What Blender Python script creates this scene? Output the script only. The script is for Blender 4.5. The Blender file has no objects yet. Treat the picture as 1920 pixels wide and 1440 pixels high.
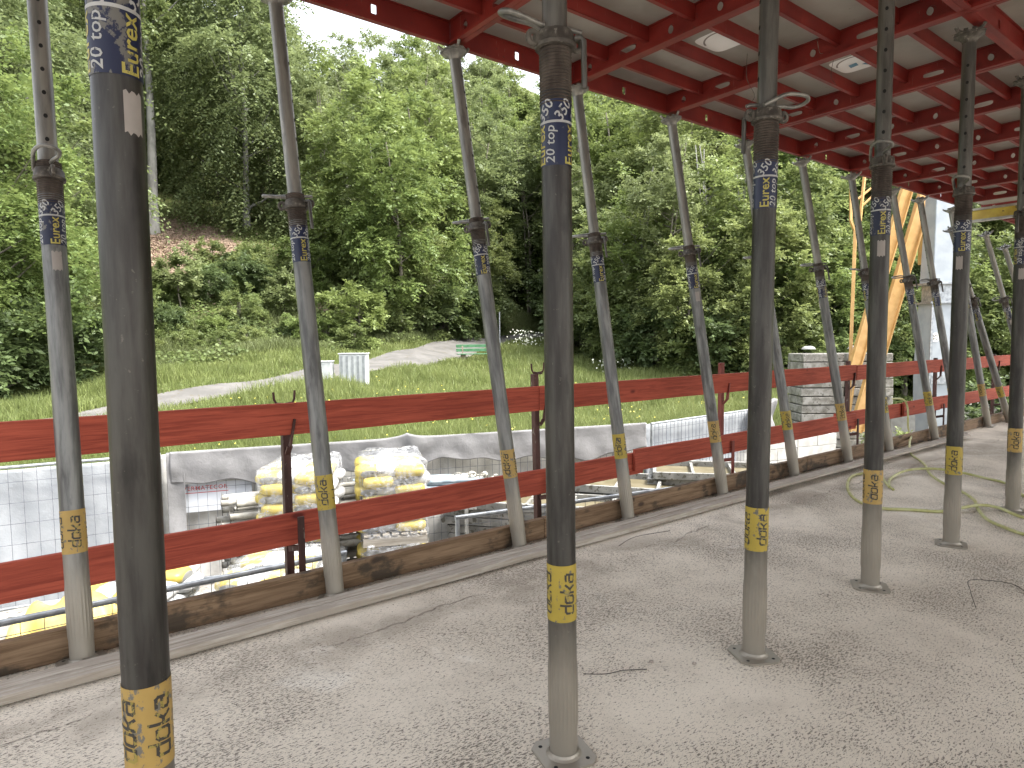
import bpy, bmesh, math, random
import numpy as np
from mathutils import Vector, Matrix
S=bpy.context.scene; COL=S.collection
rad=math.radians; PI=math.pi
# ------------------------------------------------------------------ camera
H=1.3
cr=Vector((0.78899962,-0.61431235,-0.0099964)); cu=Vector((0.04931311,0.04710127,0.99767213)); cf=Vector((0.61241147,0.78765589,-0.06745654))
cam=bpy.data.objects.new('camera',bpy.data.cameras.new('camera')); COL.objects.link(cam)
mw=Matrix.Identity(4)
for i,v in enumerate((cr,cu,-cf)):
    for j in range(3): mw[j][i]=v[j]
mw.translation=(0,0,H); cam.matrix_world=mw
cam.data.sensor_width=36; cam.data.lens=36*1229/1920; cam.data.clip_end=1000; cam.data.clip_start=.05
S.camera=cam; S.render.resolution_x=1024; S.render.resolution_y=768
# ------------------------------------------------------------------ world, sun, exposure
SUN_EL,SUN_AZ=rad(58),rad(-50)      # azimuth measured from +X towards +Y
W=bpy.data.worlds.new("World"); S.world=W; W.use_nodes=True
wn=W.node_tree; wn.nodes.clear()
o_=wn.nodes.new('ShaderNodeOutputWorld'); bg=wn.nodes.new('ShaderNodeBackground'); sk=wn.nodes.new('ShaderNodeTexSky'); hs=wn.nodes.new('ShaderNodeHueSaturation')
sk.sky_type='NISHITA'; sk.sun_disc=False; sk.sun_elevation=SUN_EL; sk.sun_rotation=PI/2-SUN_AZ
sk.air_density=1.0; sk.dust_density=4.0; sk.ozone_density=1.0
hs.inputs['Saturation'].default_value=.25
wn.links.new(sk.outputs[0],hs.inputs['Color']); wn.links.new(hs.outputs[0],bg.inputs[0]); wn.links.new(bg.outputs[0],o_.inputs[0])
bg.inputs[1].default_value=.15
sl=bpy.data.lights.new('sun','SUN'); sl.energy=1.7; sl.angle=rad(12); sl.color=(1,.96,.88)
so=bpy.data.objects.new('sun',sl); COL.objects.link(so)
sd=Vector((math.cos(SUN_EL)*math.cos(SUN_AZ),math.cos(SUN_EL)*math.sin(SUN_AZ),math.sin(SUN_EL)))
so.rotation_euler=sd.to_track_quat('Z','Y').to_euler()
S.view_settings.view_transform='Standard'; S.view_settings.look='None'; S.view_settings.exposure=2.3; S.view_settings.gamma=1
# ------------------------------------------------------------------ helpers
def tag(o,label=None,cat=None,group=None,kind=None):
    if label: o['label']=label
    if cat: o['category']=cat
    if group: o['group']=group
    if kind: o['kind']=kind
    return o
def empty(name,loc=(0,0,0),rz=0):
    o=bpy.data.objects.new(name,None); o.empty_display_size=.2; COL.objects.link(o); o.location=loc; o.rotation_euler=(0,0,rz); return o
def dup(root):
    r=root.copy(); COL.objects.link(r)
    for ch in list(root.children):
        c=ch.copy(); COL.objects.link(c); c.parent=r
        for g in list(ch.children):
            d=g.copy(); COL.objects.link(d); d.parent=c
    return r
def mesh_np(name,V,F,mats,parent=None,midx=None,smooth=False):
    V=np.asarray(V,np.float32); F=np.asarray(F,np.int32); k=F.shape[1]
    me=bpy.data.meshes.new(name); me.vertices.add(len(V)); me.vertices.foreach_set('co',V.ravel())
    me.loops.add(F.size); me.loops.foreach_set('vertex_index',F.ravel())
    me.polygons.add(len(F)); me.polygons.foreach_set('loop_start',np.arange(0,F.size,k,dtype=np.int32)); me.polygons.foreach_set('loop_total',np.full(len(F),k,np.int32))
    if midx is not None: me.polygons.foreach_set('material_index',np.asarray(midx,np.int32))
    me.update(calc_edges=True); me.validate()
    if smooth: me.shade_smooth()
    for m in (mats if isinstance(mats,(list,tuple)) else [mats]): me.materials.append(m)
    o=bpy.data.objects.new(name,me); COL.objects.link(o)
    if parent: o.parent=parent
    return o
class MB:
    def __init__(s): s.v=[];s.f=[];s.m=[];s.cur=0
    def add(s,vs,fs):
        b=len(s.v); s.v+=[tuple(v) for v in vs]
        for f in fs: s.f.append(tuple(b+i for i in f)); s.m.append(s.cur)
        return s
    def box(s,c,d,mt=None):
        x,y,z=[q/2 for q in d]; vs=[Vector((sx*x,sy*y,sz*z)) for sx in(-1,1) for sy in(-1,1) for sz in(-1,1)]
        if mt is not None: vs=[mt@v for v in vs]
        vs=[v+Vector(c) for v in vs]
        return s.add(vs,[(0,1,3,2),(4,6,7,5),(0,4,5,1),(2,3,7,6),(0,2,6,4),(1,5,7,3)])
    def bar(s,a,b,w,h,up=(0,0,1)):
        a=Vector(a);b=Vector(b);d=b-a;L=d.length;d.normalize();u=Vector(up);r=d.cross(u)
        if r.length<1e-4: r=d.cross(Vector((1,0,0)))
        r.normalize();u=r.cross(d)
        mt=Matrix((d,r,u)).transposed(); return s.box((a+b)/2,(L,w,h),mt)
    def tube(s,pts,r,n=10,closed=False,caps=True):
        pts=[Vector(p) for p in pts]; N=len(pts); rs=r if isinstance(r,(list,tuple)) else [r]*N
        b=len(s.v); pr=None
        for i,p in enumerate(pts):
            if closed: t=pts[(i+1)%N]-pts[i-1]
            else: t=pts[min(i+1,N-1)]-pts[max(i-1,0)]
            t.normalize()
            if pr is None: pr=t.orthogonal().normalized()
            pr=(pr-t*pr.dot(t)); pr.normalize(); q=t.cross(pr)
            for k in range(n):
                a=2*PI*k/n; s.v.append(tuple(p+(pr*math.cos(a)+q*math.sin(a))*rs[i]))
        for i in range(N if closed else N-1):
            j=(i+1)%N
            for k in range(n):
                l=(k+1)%n; s.f.append((b+i*n+k,b+i*n+l,b+j*n+l,b+j*n+k)); s.m.append(s.cur)
        if caps and not closed:
            s.f.append(tuple(b+k for k in range(n))[::-1]); s.m.append(s.cur)
            s.f.append(tuple(b+(N-1)*n+k for k in range(n))); s.m.append(s.cur)
        return s
    def lathe(s,prof,n=32,fn=None,c=(0,0,0),caps=True):
        b=len(s.v)
        for (r,z) in prof:
            for k in range(n):
                a=2*PI*k/n; rr=r if fn is None else fn(r,z,a,k); s.v.append((c[0]+rr*math.cos(a),c[1]+rr*math.sin(a),c[2]+z))
        for i in range(len(prof)-1):
            for k in range(n):
                l=(k+1)%n; s.f.append((b+i*n+k,b+i*n+l,b+(i+1)*n+l,b+(i+1)*n+k)); s.m.append(s.cur)
        if caps:
            s.f.append(tuple(b+k for k in range(n))[::-1]); s.m.append(s.cur)
            s.f.append(tuple(b+(len(prof)-1)*n+k for k in range(n))); s.m.append(s.cur)
        return s
    def grid(s,P,nx,ny):
        return s.add(P,[(j*nx+i,j*nx+i+1,(j+1)*nx+i+1,(j+1)*nx+i) for j in range(ny-1) for i in range(nx-1)])
    def build(s,name,mats,parent=None,smooth=None,bev=0,loc=None):
        me=bpy.data.meshes.new(name); me.from_pydata(s.v,[],s.f)
        ml=mats if isinstance(mats,(list,tuple)) else [mats]
        for m in ml: me.materials.append(m)
        if len(ml)>1: me.polygons.foreach_set('material_index',s.m)
        me.update()
        if smooth is not None: me.shade_smooth(); me.set_sharp_from_angle(angle=rad(smooth))
        o=bpy.data.objects.new(name,me); COL.objects.link(o)
        if parent: o.parent=parent
        if loc: o.location=loc
        if bev:
            b=o.modifiers.new('bevel','BEVEL'); b.width=bev; b.segments=2; b.limit_method='ANGLE'
        return o
# ---- text flat mesh -> list of (verts, faces)
def flat_text(txt,size,bold=.0,shear=0,space=1.0):
    cu_=bpy.data.curves.new('t','FONT'); cu_.body=txt; cu_.size=size; cu_.offset=bold*size; cu_.shear=shear; cu_.align_x='CENTER'; cu_.align_y='CENTER'; cu_.resolution_u=2; cu_.space_character=space
    o=bpy.data.objects.new('t',cu_); COL.objects.link(o); bpy.context.view_layer.update()
    me=o.to_mesh(); vs=[(v.co.x,v.co.y) for v in me.vertices]; fs=[tuple(p.vertices) for p in me.polygons]
    o.to_mesh_clear(); bpy.data.objects.remove(o); bpy.data.curves.remove(cu_)
    return vs,fs
def wrap(items,R,step=.006):
    """items: list of (vs,fs,ang,z,rot): flat letters bent round a tube of radius R"""
    bm=bmesh.new()
    for vs,fs,ang,z,rot in items:
        b=bmesh.new(); c,s_=math.cos(rot),math.sin(rot)
        bv=[b.verts.new((x*c-y*s_,0,x*s_+y*c)) for x,y in vs]
        for f in fs:
            try: b.faces.new([bv[i] for i in f])
            except ValueError: pass
        xs=[v.co.x for v in b.verts]; x=min(xs)+step
        while x<max(xs):
            bmesh.ops.bisect_plane(b,geom=b.verts[:]+b.edges[:]+b.faces[:],plane_co=(x,0,0),plane_no=(1,0,0)); x+=step
        mp={}
        for v in b.verts:
            a=ang+v.co.x/R; mp[v]=bm.verts.new((R*math.cos(a),R*math.sin(a),z+v.co.z))
        for f in b.faces:
            try: bm.faces.new([mp[v] for v in f.verts])
            except ValueError: pass
        b.free()
    return bm
def bm_obj(bm,name,mats,parent=None,loc=None):
    me=bpy.data.meshes.new(name); bm.to_mesh(me); bm.free()
    for m in (mats if isinstance(mats,(list,tuple)) else [mats]): me.materials.append(m)
    o=bpy.data.objects.new(name,me); COL.objects.link(o)
    if parent: o.parent=parent
    if loc: o.location=loc
    return o
def strokes(polys,w,sc):
    """stroke letters from polylines -> flat verts, faces"""
    vs=[];fs=[]
    for pl in polys:
        for (ax,ay),(bx,by) in zip(pl[:-1],pl[1:]):
            dx,dy=bx-ax,by-ay; L=math.hypot(dx,dy); dx/=L;dy/=L; e=w*.42
            ax2,ay2,bx2,by2=ax-dx*e,ay-dy*e,bx+dx*e,by+dy*e; nx,ny=-dy*w/2,dx*w/2; b=len(vs)
            vs+=[((ax2+nx)*sc,(ay2+ny)*sc),((ax2-nx)*sc,(ay2-ny)*sc),((bx2-nx)*sc,(by2-ny)*sc),((bx2+nx)*sc,(by2+ny)*sc)]; fs.append((b,b+1,b+2,b+3))
    return vs,fs
# ------------------------------------------------------------------ materials
def newmat(name):
    m=bpy.data.materials.new(name); m.use_nodes=True; nt=m.node_tree; nt.nodes.clear()
    out=nt.nodes.new('ShaderNodeOutputMaterial'); return m,nt,out
class NT:
    def __init__(s,name): s.m,s.t,s.out=newmat(name)
    def n(s,t,**k):
        x=s.t.nodes.new(t)
        for a,b in k.items(): setattr(x,a,b)
        return x
    def l(s,a,b): s.t.links.new(a,b)
    def coord(s,scale=(1,1,1),obj=True,rnd=True,rot=(0,0,0)):
        tc=s.n('ShaderNodeTexCoord'); mp=s.n('ShaderNodeMapping'); mp.inputs['Scale'].default_value=scale; mp.inputs['Rotation'].default_value=rot
        src=tc.outputs['Object'] if obj else s.n('ShaderNodeNewGeometry').outputs['Position']
        if rnd:
            oi=s.n('ShaderNodeObjectInfo'); ad=s.n('ShaderNodeVectorMath',operation='MULTIPLY_ADD'); ad.inputs[1].default_value=(1,1,1)
            ml=s.n('ShaderNodeMath',operation='MULTIPLY'); ml.inputs[1].default_value=37.0; s.l(oi.outputs['Random'],ml.inputs[0])
            s.l(src,ad.inputs[0]); s.l(ml.outputs[0],ad.inputs[2]); src=ad.outputs[0]
        s.l(src,mp.inputs[0]); return mp.outputs[0]
    def noise(s,vec,scale,detail=4,rough=.55,dist=0):
        x=s.n('ShaderNodeTexNoise'); x.inputs['Scale'].default_value=scale; x.inputs['Detail'].default_value=detail; x.inputs['Roughness'].default_value=rough; x.inputs['Distortion'].default_value=dist
        s.l(vec,x.inputs['Vector']); return x.outputs['Fac']
    def ramp(s,f,a,b,lo=0.,hi=1.):
        x=s.n('ShaderNodeMapRange'); x.inputs['From Min'].default_value=a; x.inputs['From Max'].default_value=b; x.inputs['To Min'].default_value=lo; x.inputs['To Max'].default_value=hi
        x.interpolation_type='SMOOTHSTEP'; s.l(f,x.inputs['Value']); return x.outputs[0]
    def mul(s,a,b,op='MULTIPLY'):
        x=s.n('ShaderNodeMath',operation=op)
        for i,v in enumerate((a,b)):
            if isinstance(v,(int,float)): x.inputs[i].default_value=v
            else: s.l(v,x.inputs[i])
        return x.outputs[0]
    def mix(s,f,a,b):
        x=s.n('ShaderNodeMix',data_type='RGBA')
        if isinstance(f,(int,float)): x.inputs[0].default_value=f
        else: s.l(f,x.inputs[0])
        for i,v in ((6,a),(7,b)):
            if isinstance(v,tuple): x.inputs[i].default_value=(v+(1,))[:4]
            else: s.l(v,x.inputs[i])
        return x.outputs[2]
    def z(s):
        sp=s.n('ShaderNodeSeparateXYZ'); tc=s.n('ShaderNodeTexCoord'); s.l(tc.outputs['Object'],sp.inputs[0]); return sp.outputs
    def fin(s,col,rough=.7,metal=0,bump=None,bd=.002,spec=.5,coat=0):
        p=s.n('ShaderNodeBsdfPrincipled')
        if isinstance(col,tuple): p.inputs['Base Color'].default_value=(col+(1,))[:4]
        else: s.l(col,p.inputs['Base Color'])
        for nm,v in (('Roughness',rough),('Metallic',metal)):
            if isinstance(v,(int,float)): p.inputs[nm].default_value=v
            else: s.l(v,p.inputs[nm])
        p.inputs['Specular IOR Level'].default_value=spec
        if bump is not None:
            b=s.n('ShaderNodeBump'); b.inputs['Strength'].default_value=1; b.inputs['Distance'].default_value=bd; s.l(bump,b.inputs['Height']); s.l(b.outputs[0],p.inputs['Normal'])
        s.l(p.outputs[0],s.out.inputs[0]); return s.m
def simple(name,c1,c2,scale=8,rough=.7,metal=0,stretch=(1,1,1),bd=.001,lo=.35,hi=.65,spot=None,spec=.5):
    t=NT(name); v=t.coord(stretch); n=t.noise(v,scale,5); c=t.mix(t.ramp(n,lo,hi),c1,c2)
    if spot: n2=t.noise(v,spot[1],3); c=t.mix(t.ramp(n2,spot[2],spot[2]+.05),c,spot[0])
    return t.fin(c,rough,metal,n,bd,spec)
def steel(name,base,light,dark=(.03,.027,.022),dust=True,metal=.4,rough=.42):
    t=NT(name); v=t.coord((1,1,.12)); n=t.noise(v,26,5,.6); c=t.mix(t.ramp(n,.35,.68),base,light)
    v2=t.coord((1,1,.35)); n2=t.noise(v2,14,4,.6); c=t.mix(t.ramp(n2,.58,.72,0,.6),c,dark)
    v3=t.coord((1,1,1)); n3=t.noise(v3,55,3,.7); c=t.mix(t.ramp(n3,.66,.74,0,.3),c,(.2,.18,.15))
    mt=metal
    if dust:
        z=t.z()[2]; n4=t.noise(v2,9,4,.6); h=t.mul(z,t.mul(n4,.35),'SUBTRACT'); f=t.ramp(h,.42,.0); f2=t.mul(f,.9); c=t.mix(f2,c,(.30,.27,.22)); 
    return t.fin(c,rough,mt,n,.0008,.4)
def wood(name,c1,c2,knot,rough=.75,gs=9,dirt=None,paint=0):
    t=NT(name); v=t.coord((.35,7,7)); n=t.noise(v,gs,6,.65,.6); w=t.noise(t.coord((.12,3,3)),4,3,.5,1.2)
    c=t.mix(t.ramp(n,.3,.7),c1,c2); c=t.mix(t.mul(t.ramp(w,.45,.7),.5),c,c1)
    vo=t.n('ShaderNodeTexVoronoi'); vo.inputs['Scale'].default_value=2.6; t.l(t.coord((1,2.2,2.2)),vo.inputs['Vector'])
    k=t.ramp(vo.outputs['Distance'],.13,.05); c=t.mix(t.mul(k,.85),c,knot)
    if dirt: d=t.noise(t.coord((1,1.6,1.6)),3.2,5,.65); c=t.mix(t.ramp(d,.5,.62,0,.85),c,dirt)
    return t.fin(c,rough,0,n,.0015,.3)
# ---- terrain height
def terr(x,y):
    x=np.asarray(x,float);y=np.asarray(y,float)
    d=.6138*x+.7894*y; u=.7894*x-.6138*y
    r=np.hypot(d,u)+1e-9; ph=np.arctan2(u,d); a=np.abs(ph); c=np.radians(52)
    s=np.tan(np.clip(ph,-c,c))
    de=r*np.cos(np.minimum(a,c))*np.clip((np.radians(120)-a)/np.radians(68),0,1)
    I=np.interp
    dF=I(s,[-1.3,-.79,-.53,-.255,.21,.38,.42,.6,1.3],[7.6,8.6,9.6,10.6,12.5,15,20,24,25])
    D0=I(s,[-1.3,-.8,-.6,-.45,-.3,-.15,-.02,.05,.13,.25,.4,.47,.55,.8,1.3],[17,19,21.5,24,27.5,33,44,48,37,28,25,25,27,28,30])
    zE=I(s,[-1.3,-.8,-.6,-.45,-.3,-.15,-.02,.05,.13,.25,.4,.47,.55,.8,1.3],[-.3,0,.3,.6,.85,1.1,1.6,1.75,.4,-.3,-.6,-1.2,-1.9,-2.1,-2.2])
    z1=I(s,[.3,.45],[-1.5,-2.2])
    sl=I(s,[-.6,-.3,-.15,0,.1,.2,.6,1.3],[.42,.43,.48,.55,.50,.42,.36,.32])
    g=np.clip((de-dF)/(D0-dF),0,1); k=np.clip((de-dF-.15)/1.6,0,1); k=k*k*(3-2*k)
    z=-2.3+k*(z1+2.3)+g*(zE-z1)
    e=np.clip(de-D0,0,110); e2=np.where(e<3,e*e/6,e-1.5)
    z=z+e2*sl
    n=.12*np.sin(x*.9+1.3)*np.sin(y*.8)+.5*np.sin(x*.21)*np.cos(y*.17+1)*np.clip(e/12,0,1)
    return z+n*np.clip((de-dF-.5)/4,0,1)
M={}
M['steel_dark']=steel('weathered_steel_shaded',(0.025,0.022,0.020),(0.059,0.056,0.050),(0.011,0.010,0.009))  # prop steel darkened: shade on the interior props put into its colour
M['steel_light']=steel('weathered_steel_daylit',(0.078,0.078,0.077),(0.194,0.194,0.185),(0.037,0.034,0.031))  # same prop steel lightened: daylight on the edge props put into its colour
M['steel_inner']=steel('inner_tube_steel',(0.065,0.061,0.054),(0.129,0.122,0.109),(0.034,0.031,0.026),dust=False)
M['steel_inner_light']=steel('pale_inner_tube_steel',(.13,.127,.118),(.24,.23,.205),(.075,.068,.058),dust=False)  # inner tube steel, daylight on the edge props put into its colour; pins share it
M['rust']=simple('rusty_nut_steel',(0.042,0.035,0.029),(0.098,0.087,0.073),30,.7,.2,spot=((0.154,0.140,0.119),60,.6))
M['thread']=simple('rusty_thread_steel',(0.038,0.028,0.022),(0.083,0.066,0.054),25,.7,.3,(1,1,.3))
M['black']=simple('black_hole',(.004,.004,.004),(.01,.01,.01),5,.9)
def band(name,base,wear,thr,sc=40,rough=.55):
    t=NT(name); v=t.coord((1,1,.7)); n=t.noise(v,sc,5,.7); n2=t.noise(v,9,4,.6); c=t.mix(t.ramp(n2,.3,.8,0,.45),base,tuple(q*.55 for q in base)); c=t.mix(t.ramp(n,thr,thr+.05),c,wear); return t.fin(c,rough,0,None,.001,.4)
M['yellow_band']=band('yellow_band_paint',(.37,.275,.04),(.11,.10,.085),.565)
M['orange_band']=band('faded_orange_band_paint',(.38,.25,.07),(.13,.12,.10),.565)
M['navy']=band('navy_sticker_film',(.006,.011,.042),(.05,.05,.055),.62,30,.35)
M['navy_worn']=band('worn_navy_sticker_film',(.007,.011,.038),(.11,.105,.095),.53,28,.5)
M['white_ink']=band('white_lettering',(.36,.36,.35),(.05,.05,.06),.6,60)
M['yellow_ink']=band('yellow_lettering',(.36,.31,.07),(.05,.05,.05),.58,60)
M['black_ink']=band('black_lettering',(.04,.035,.03),(.27,.21,.05),.53,70)
M['paper']=band('torn_white_label_paper',(0.294,0.266,0.245),(0.070,0.063,0.056),.6,18,.8)
M['red_paint']=None
t=NT('red_formwork_paint'); v=t.coord((1,1,1)); n=t.noise(v,4,4); c=t.mix(t.ramp(n,.3,.7),(.115,.008,.006),(.175,.016,.011)); v2=t.coord((9,9,.7)); n2=t.noise(v2,9,3,.6); c=t.mix(t.ramp(n2,.66,.74,0,.6),c,(.25,.14,.11)); n3=t.noise(v,30,4,.7); c=t.mix(t.ramp(n3,.62,.7,0,.7),c,(.06,.02,.015)); M['red_paint']=t.fin(c,.5,0,n3,.0006,.35)
M['ply']=simple('grey_beige_formwork_sheet',(0.225,0.211,0.182),(0.289,0.273,0.242),2.2,.55,spot=((0.189,0.169,0.138),22,.70))
M['red_wood']=wood('red_stained_board',(0.233,0.040,0.023),(0.431,0.090,0.051),(0.081,0.011,0.009))
M['toe_wood']=wood('old_brown_toe_board',(0.119,0.072,0.038),(0.255,0.170,0.102),(0.043,0.025,0.017),dirt=(0.038,0.030,0.021))
M['plank_wood']=wood('dusty_grey_plank',(0.271,0.230,0.180),(0.492,0.447,0.385),(0.131,0.098,0.074),dirt=(0.328,0.287,0.238))
M['post_steel']=simple('brown_red_post_steel',(0.040,0.016,0.013),(0.086,0.036,0.029),14,.6,.3,(1,1,.3),spot=((0.158,0.130,0.108),45,.64))
M['post_red']=simple('red_post_steel',(0.136,0.021,0.015),(0.187,0.043,0.030),14,.6,.2,(1,1,.3))
M['galv']=simple('galvanised_tube',(0.210,0.224,0.238),(0.350,0.371,0.385),12,.4,.6,(1,1,1))
M['galv_sheet']=simple('galvanised_mast_sheet',(0.264,0.292,0.316),(0.316,0.343,0.364),3,.5,.15)
M['wire']=simple('thin_grey_wire',(.12,.13,.15),(.22,.23,.25),20,.5,.5)
M['bag_white']=simple('white_bag_film',(0.440,0.447,0.453),(0.306,0.312,0.318),9,.4)
M['crane_yellow']=simple('yellow_crane_paint',(.50,.29,.095),(.58,.35,.13),5,.5,spot=((.2,.13,.07),14,.72))
M['hose']=simple('pale_yellow_hose_rubber',(0.368,0.360,0.128),(0.480,0.480,0.240),14,.45)
M['concrete_block']=simple('weathered_concrete_block',(0.180,0.169,0.144),(0.331,0.317,0.288),5,.9,bd=.004,spot=((0.101,0.094,0.079),14,.6))
M['cab_grey']=simple('pale_grey_cabinet_plastic',(0.396,0.410,0.410),(0.490,0.504,0.504),4,.5)
M['cab_dark']=simple('cabinet_groove',(0.196,0.210,0.217),(0.266,0.280,0.287),9,.6)
M['bench_green']=simple('green_bench_paint',(.035,.12,.05),(.06,.17,.08),7,.5)
M['bench_wood']=simple('bench_leg_wood',(.10,.085,.06),(.2,.17,.13),7,.8)
M['bark']=simple('grey_brown_bark',(.09,.08,.062),(.2,.18,.145),5,.9,0,(1,1,.3),.02)
M['beech_bark']=simple('pale_beech_bark',(.17,.165,.15),(.27,.265,.24),3,.9,0,(1,1,.5),.01)
M['birch_bark']=simple('white_birch_bark',(.5,.48,.42),(.7,.68,.62),6,.8,0,(1,1,2),.005,spot=((.05,.045,.04),10,.62))
M['film']=None
def cloth(name,a,b):
    t=NT(name); v=t.coord((1,1,1)); n=t.noise(v,3,5,.6,.5); n2=t.noise(v,9,4,.7); c=t.mix(t.ramp(n,.3,.7),a,b); c=t.mix(t.ramp(n2,.62,.75,0,.3),c,tuple(q*.75 for q in a)); m_=t.fin(c,.9,0,n2,.012,.1); pb=[q for q in t.t.nodes if q.type=='BSDF_PRINCIPLED'][0]
    tl=t.n('ShaderNodeBsdfTranslucent'); t.l(c,tl.inputs[0]); mx=t.n('ShaderNodeMixShader'); mx.inputs[0].default_value=.35; t.l(pb.outputs[0],mx.inputs[1]); t.l(tl.outputs[0],mx.inputs[2]); t.l(mx.outputs[0],t.out.inputs[0]); return m_
M['tarp']=cloth('grey_fleece_tarpaulin',(0.234,0.232,0.232),(0.299,0.295,0.299))
M['tarp_back']=cloth('pale_grey_fleece',(0.534,0.515,0.485),(0.678,0.667,0.644))
M['sheet_white']=cloth('white_plastic_sheet',(0.359,0.381,0.409),(0.427,0.445,0.468))
M['sign_white']=simple('white_sign_board',(0.490,0.518,0.560),(0.532,0.553,0.588),3,.5)
M['red_ink']=simple('red_lettering',(.4,.05,.05),(.5,.08,.07),3,.6)
M['tarp_yellow']=simple('yellow_plastic_sack',(0.422,0.313,0.068),(0.510,0.408,0.136),4,.55)
M['pallet']=wood('grey_pallet_wood',(0.195,0.173,0.143),(0.338,0.315,0.277),(0.112,0.090,0.075))
M['alu']=simple('cement_stained_aluminium',(0.190,0.190,0.179),(0.306,0.301,0.280),6,.6,.2,spot=((0.106,0.100,0.079),14,.56))
M['ply_yellow']=simple('yellow_ply_edge',(0.091,0.074,0.035),(0.126,0.106,0.060),5,.8)
M['blue_sticker']=simple('blue_sticker_ink',(.05,.16,.25),(.07,.2,.3),4,.5)
M['sticker_white']=simple('white_sticker_paper',(.74,.74,.72),(.8,.8,.78),4,.5)
M['grey_ink']=simple('grey_sticker_ink',(.2,.18,.16),(.25,.22,.2),4,.5)
M['black_pipe']=simple('black_plastic_pipe',(.012,.012,.014),(.03,.03,.033),5,.35)
M['rebar']=simple('rusty_rebar_wire',(.2,.09,.05),(.36,.2,.13),12,.8,.2)
M['stone']=simple('grey_brown_stone',(.2,.16,.13),(.42,.37,.32),20,.9,bd=.003)
M['yellow_beam']=simple('yellow_formwork_girder',(.36,.25,.03),(.48,.36,.05),6,.5,spot=((.1,.08,.03),11,.6))
M['beam_grey']=simple('dusty_grey_beam',(0.240,0.232,0.208),(0.368,0.360,0.336),6,.7)
# bags: yellow body, white ends, grey oval
t=NT('yellow_white_bag_print'); z=t.z(); v=t.coord((1,1,1)); n=t.noise(v,7,3,.6,.3)
ax=t.mul(z[0],0,'ADD'); c=t.mix(t.ramp(t.mul(z[0],t.mul(n,.08),'ADD'),.02,.035),(.42,.33,.07),(.44,.44,.44))
ab=t.n('ShaderNodeVectorMath',operation='LENGTH'); mp=t.n('ShaderNodeMapping'); tc=t.n('ShaderNodeTexCoord'); mp.inputs['Scale'].default_value=(7,0,16); mp.inputs['Location'].default_value=(.7,0,.2); t.l(tc.outputs['Object'],mp.inputs[0]); t.l(mp.outputs[0],ab.inputs[0]); c=t.mix(t.ramp(ab.outputs['Value'],.8,.72),c,(.20,.20,.19))
M['bag']=t.fin(c,.4,0,n,.006)
t=NT('clear_stretch_film'); v=t.coord((1,1.4,.8)); n=t.noise(v,6,6,.7,1.5); n2=t.noise(t.coord((1,5,9)),5,4,.7,.6)
tr=t.n('ShaderNodeBsdfTransparent'); p=t.n('ShaderNodeBsdfPrincipled'); p.inputs['Base Color'].default_value=(.5,.51,.53,1); p.inputs['Roughness'].default_value=.25
mx=t.n('ShaderNodeMixShader'); t.l(t.mul(t.ramp(n,.40,.60,.08,.62),t.ramp(n2,.35,.65,.3,1)),mx.inputs[0]); t.l(tr.outputs[0],mx.inputs[1]); t.l(p.outputs[0],mx.inputs[2]); t.l(mx.outputs[0],t.out.inputs[0]); M['film']=t.m
# slab concrete
t=NT('site_concrete'); v=t.coord((1,1,1),obj=False,rnd=False)
big=t.noise(v,.55,5,.6); mid=t.noise(v,2.3,5,.65,.4); base=t.mix(t.ramp(big,.3,.7),(.58,.515,.42),(.76,.69,.58)); base=t.mix(t.ramp(mid,.48,.70,0,.3),base,(.42,.365,.295)); base=t.mix(t.ramp(t.noise(v,.85,6,.7,1.0),.55,.66,0,.3),base,(.78,.725,.63)); base=t.mix(t.ramp(t.noise(v,1.3,6,.7,.8),.6,.68,0,.75),base,(.76,.71,.62))
vd=t.coord((1,2.6,1),obj=False,rnd=False,rot=(0,0,.3)); dn=t.noise(vd,60,3,.75,.6); den=t.noise(v,1.1,4,.6)
thr=t.ramp(den,.3,.7,.495,.615); dd=t.mul(dn,thr,'SUBTRACT'); df=t.ramp(dd,0,.02,0,.88); base=t.mix(df,base,(.13,.11,.09))
fn=t.noise(v,190,2,.6); base=t.mix(t.ramp(fn,.55,.7,0,.35),base,(.3,.27,.24))
# pour joint along the slab edge with damp, gritty strip
pos=t.n('ShaderNodeNewGeometry'); sp=t.n('ShaderNodeSeparateXYZ'); t.l(pos.outputs['Position'],sp.inputs[0])
wob=t.mul(t.ramp(t.noise(v,1.4,4,.7),0,1,-.12,.12),sp.outputs[1],'ADD'); dj=t.mul(t.mul(wob,2.66,'SUBTRACT'),0,'ADD'); aj=t.n('ShaderNodeMath',operation='ABSOLUTE'); t.l(dj,aj.inputs[0])
gate=t.ramp(t.noise(v,.9,3,.5),.47,.53); cr_=t.mul(t.mul(t.ramp(aj.outputs[0],.010,.002),gate),t.ramp(t.noise(v,24,3,.7),.35,.55)); base=t.mix(t.mul(cr_,.38),base,(.12,.10,.08))
gr=t.mul(t.ramp(aj.outputs[0],.26,.05),t.ramp(mid,.35,.6)); base=t.mix(t.mul(gr,.5),base,(.23,.195,.15))
hgt=t.mul(t.mul(dn,.35),t.mul(t.mul(cr_,-1.6),mid,'ADD'),'ADD'); M['slab']=t.fin(base,.88,0,hgt,.006,.3)
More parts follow.
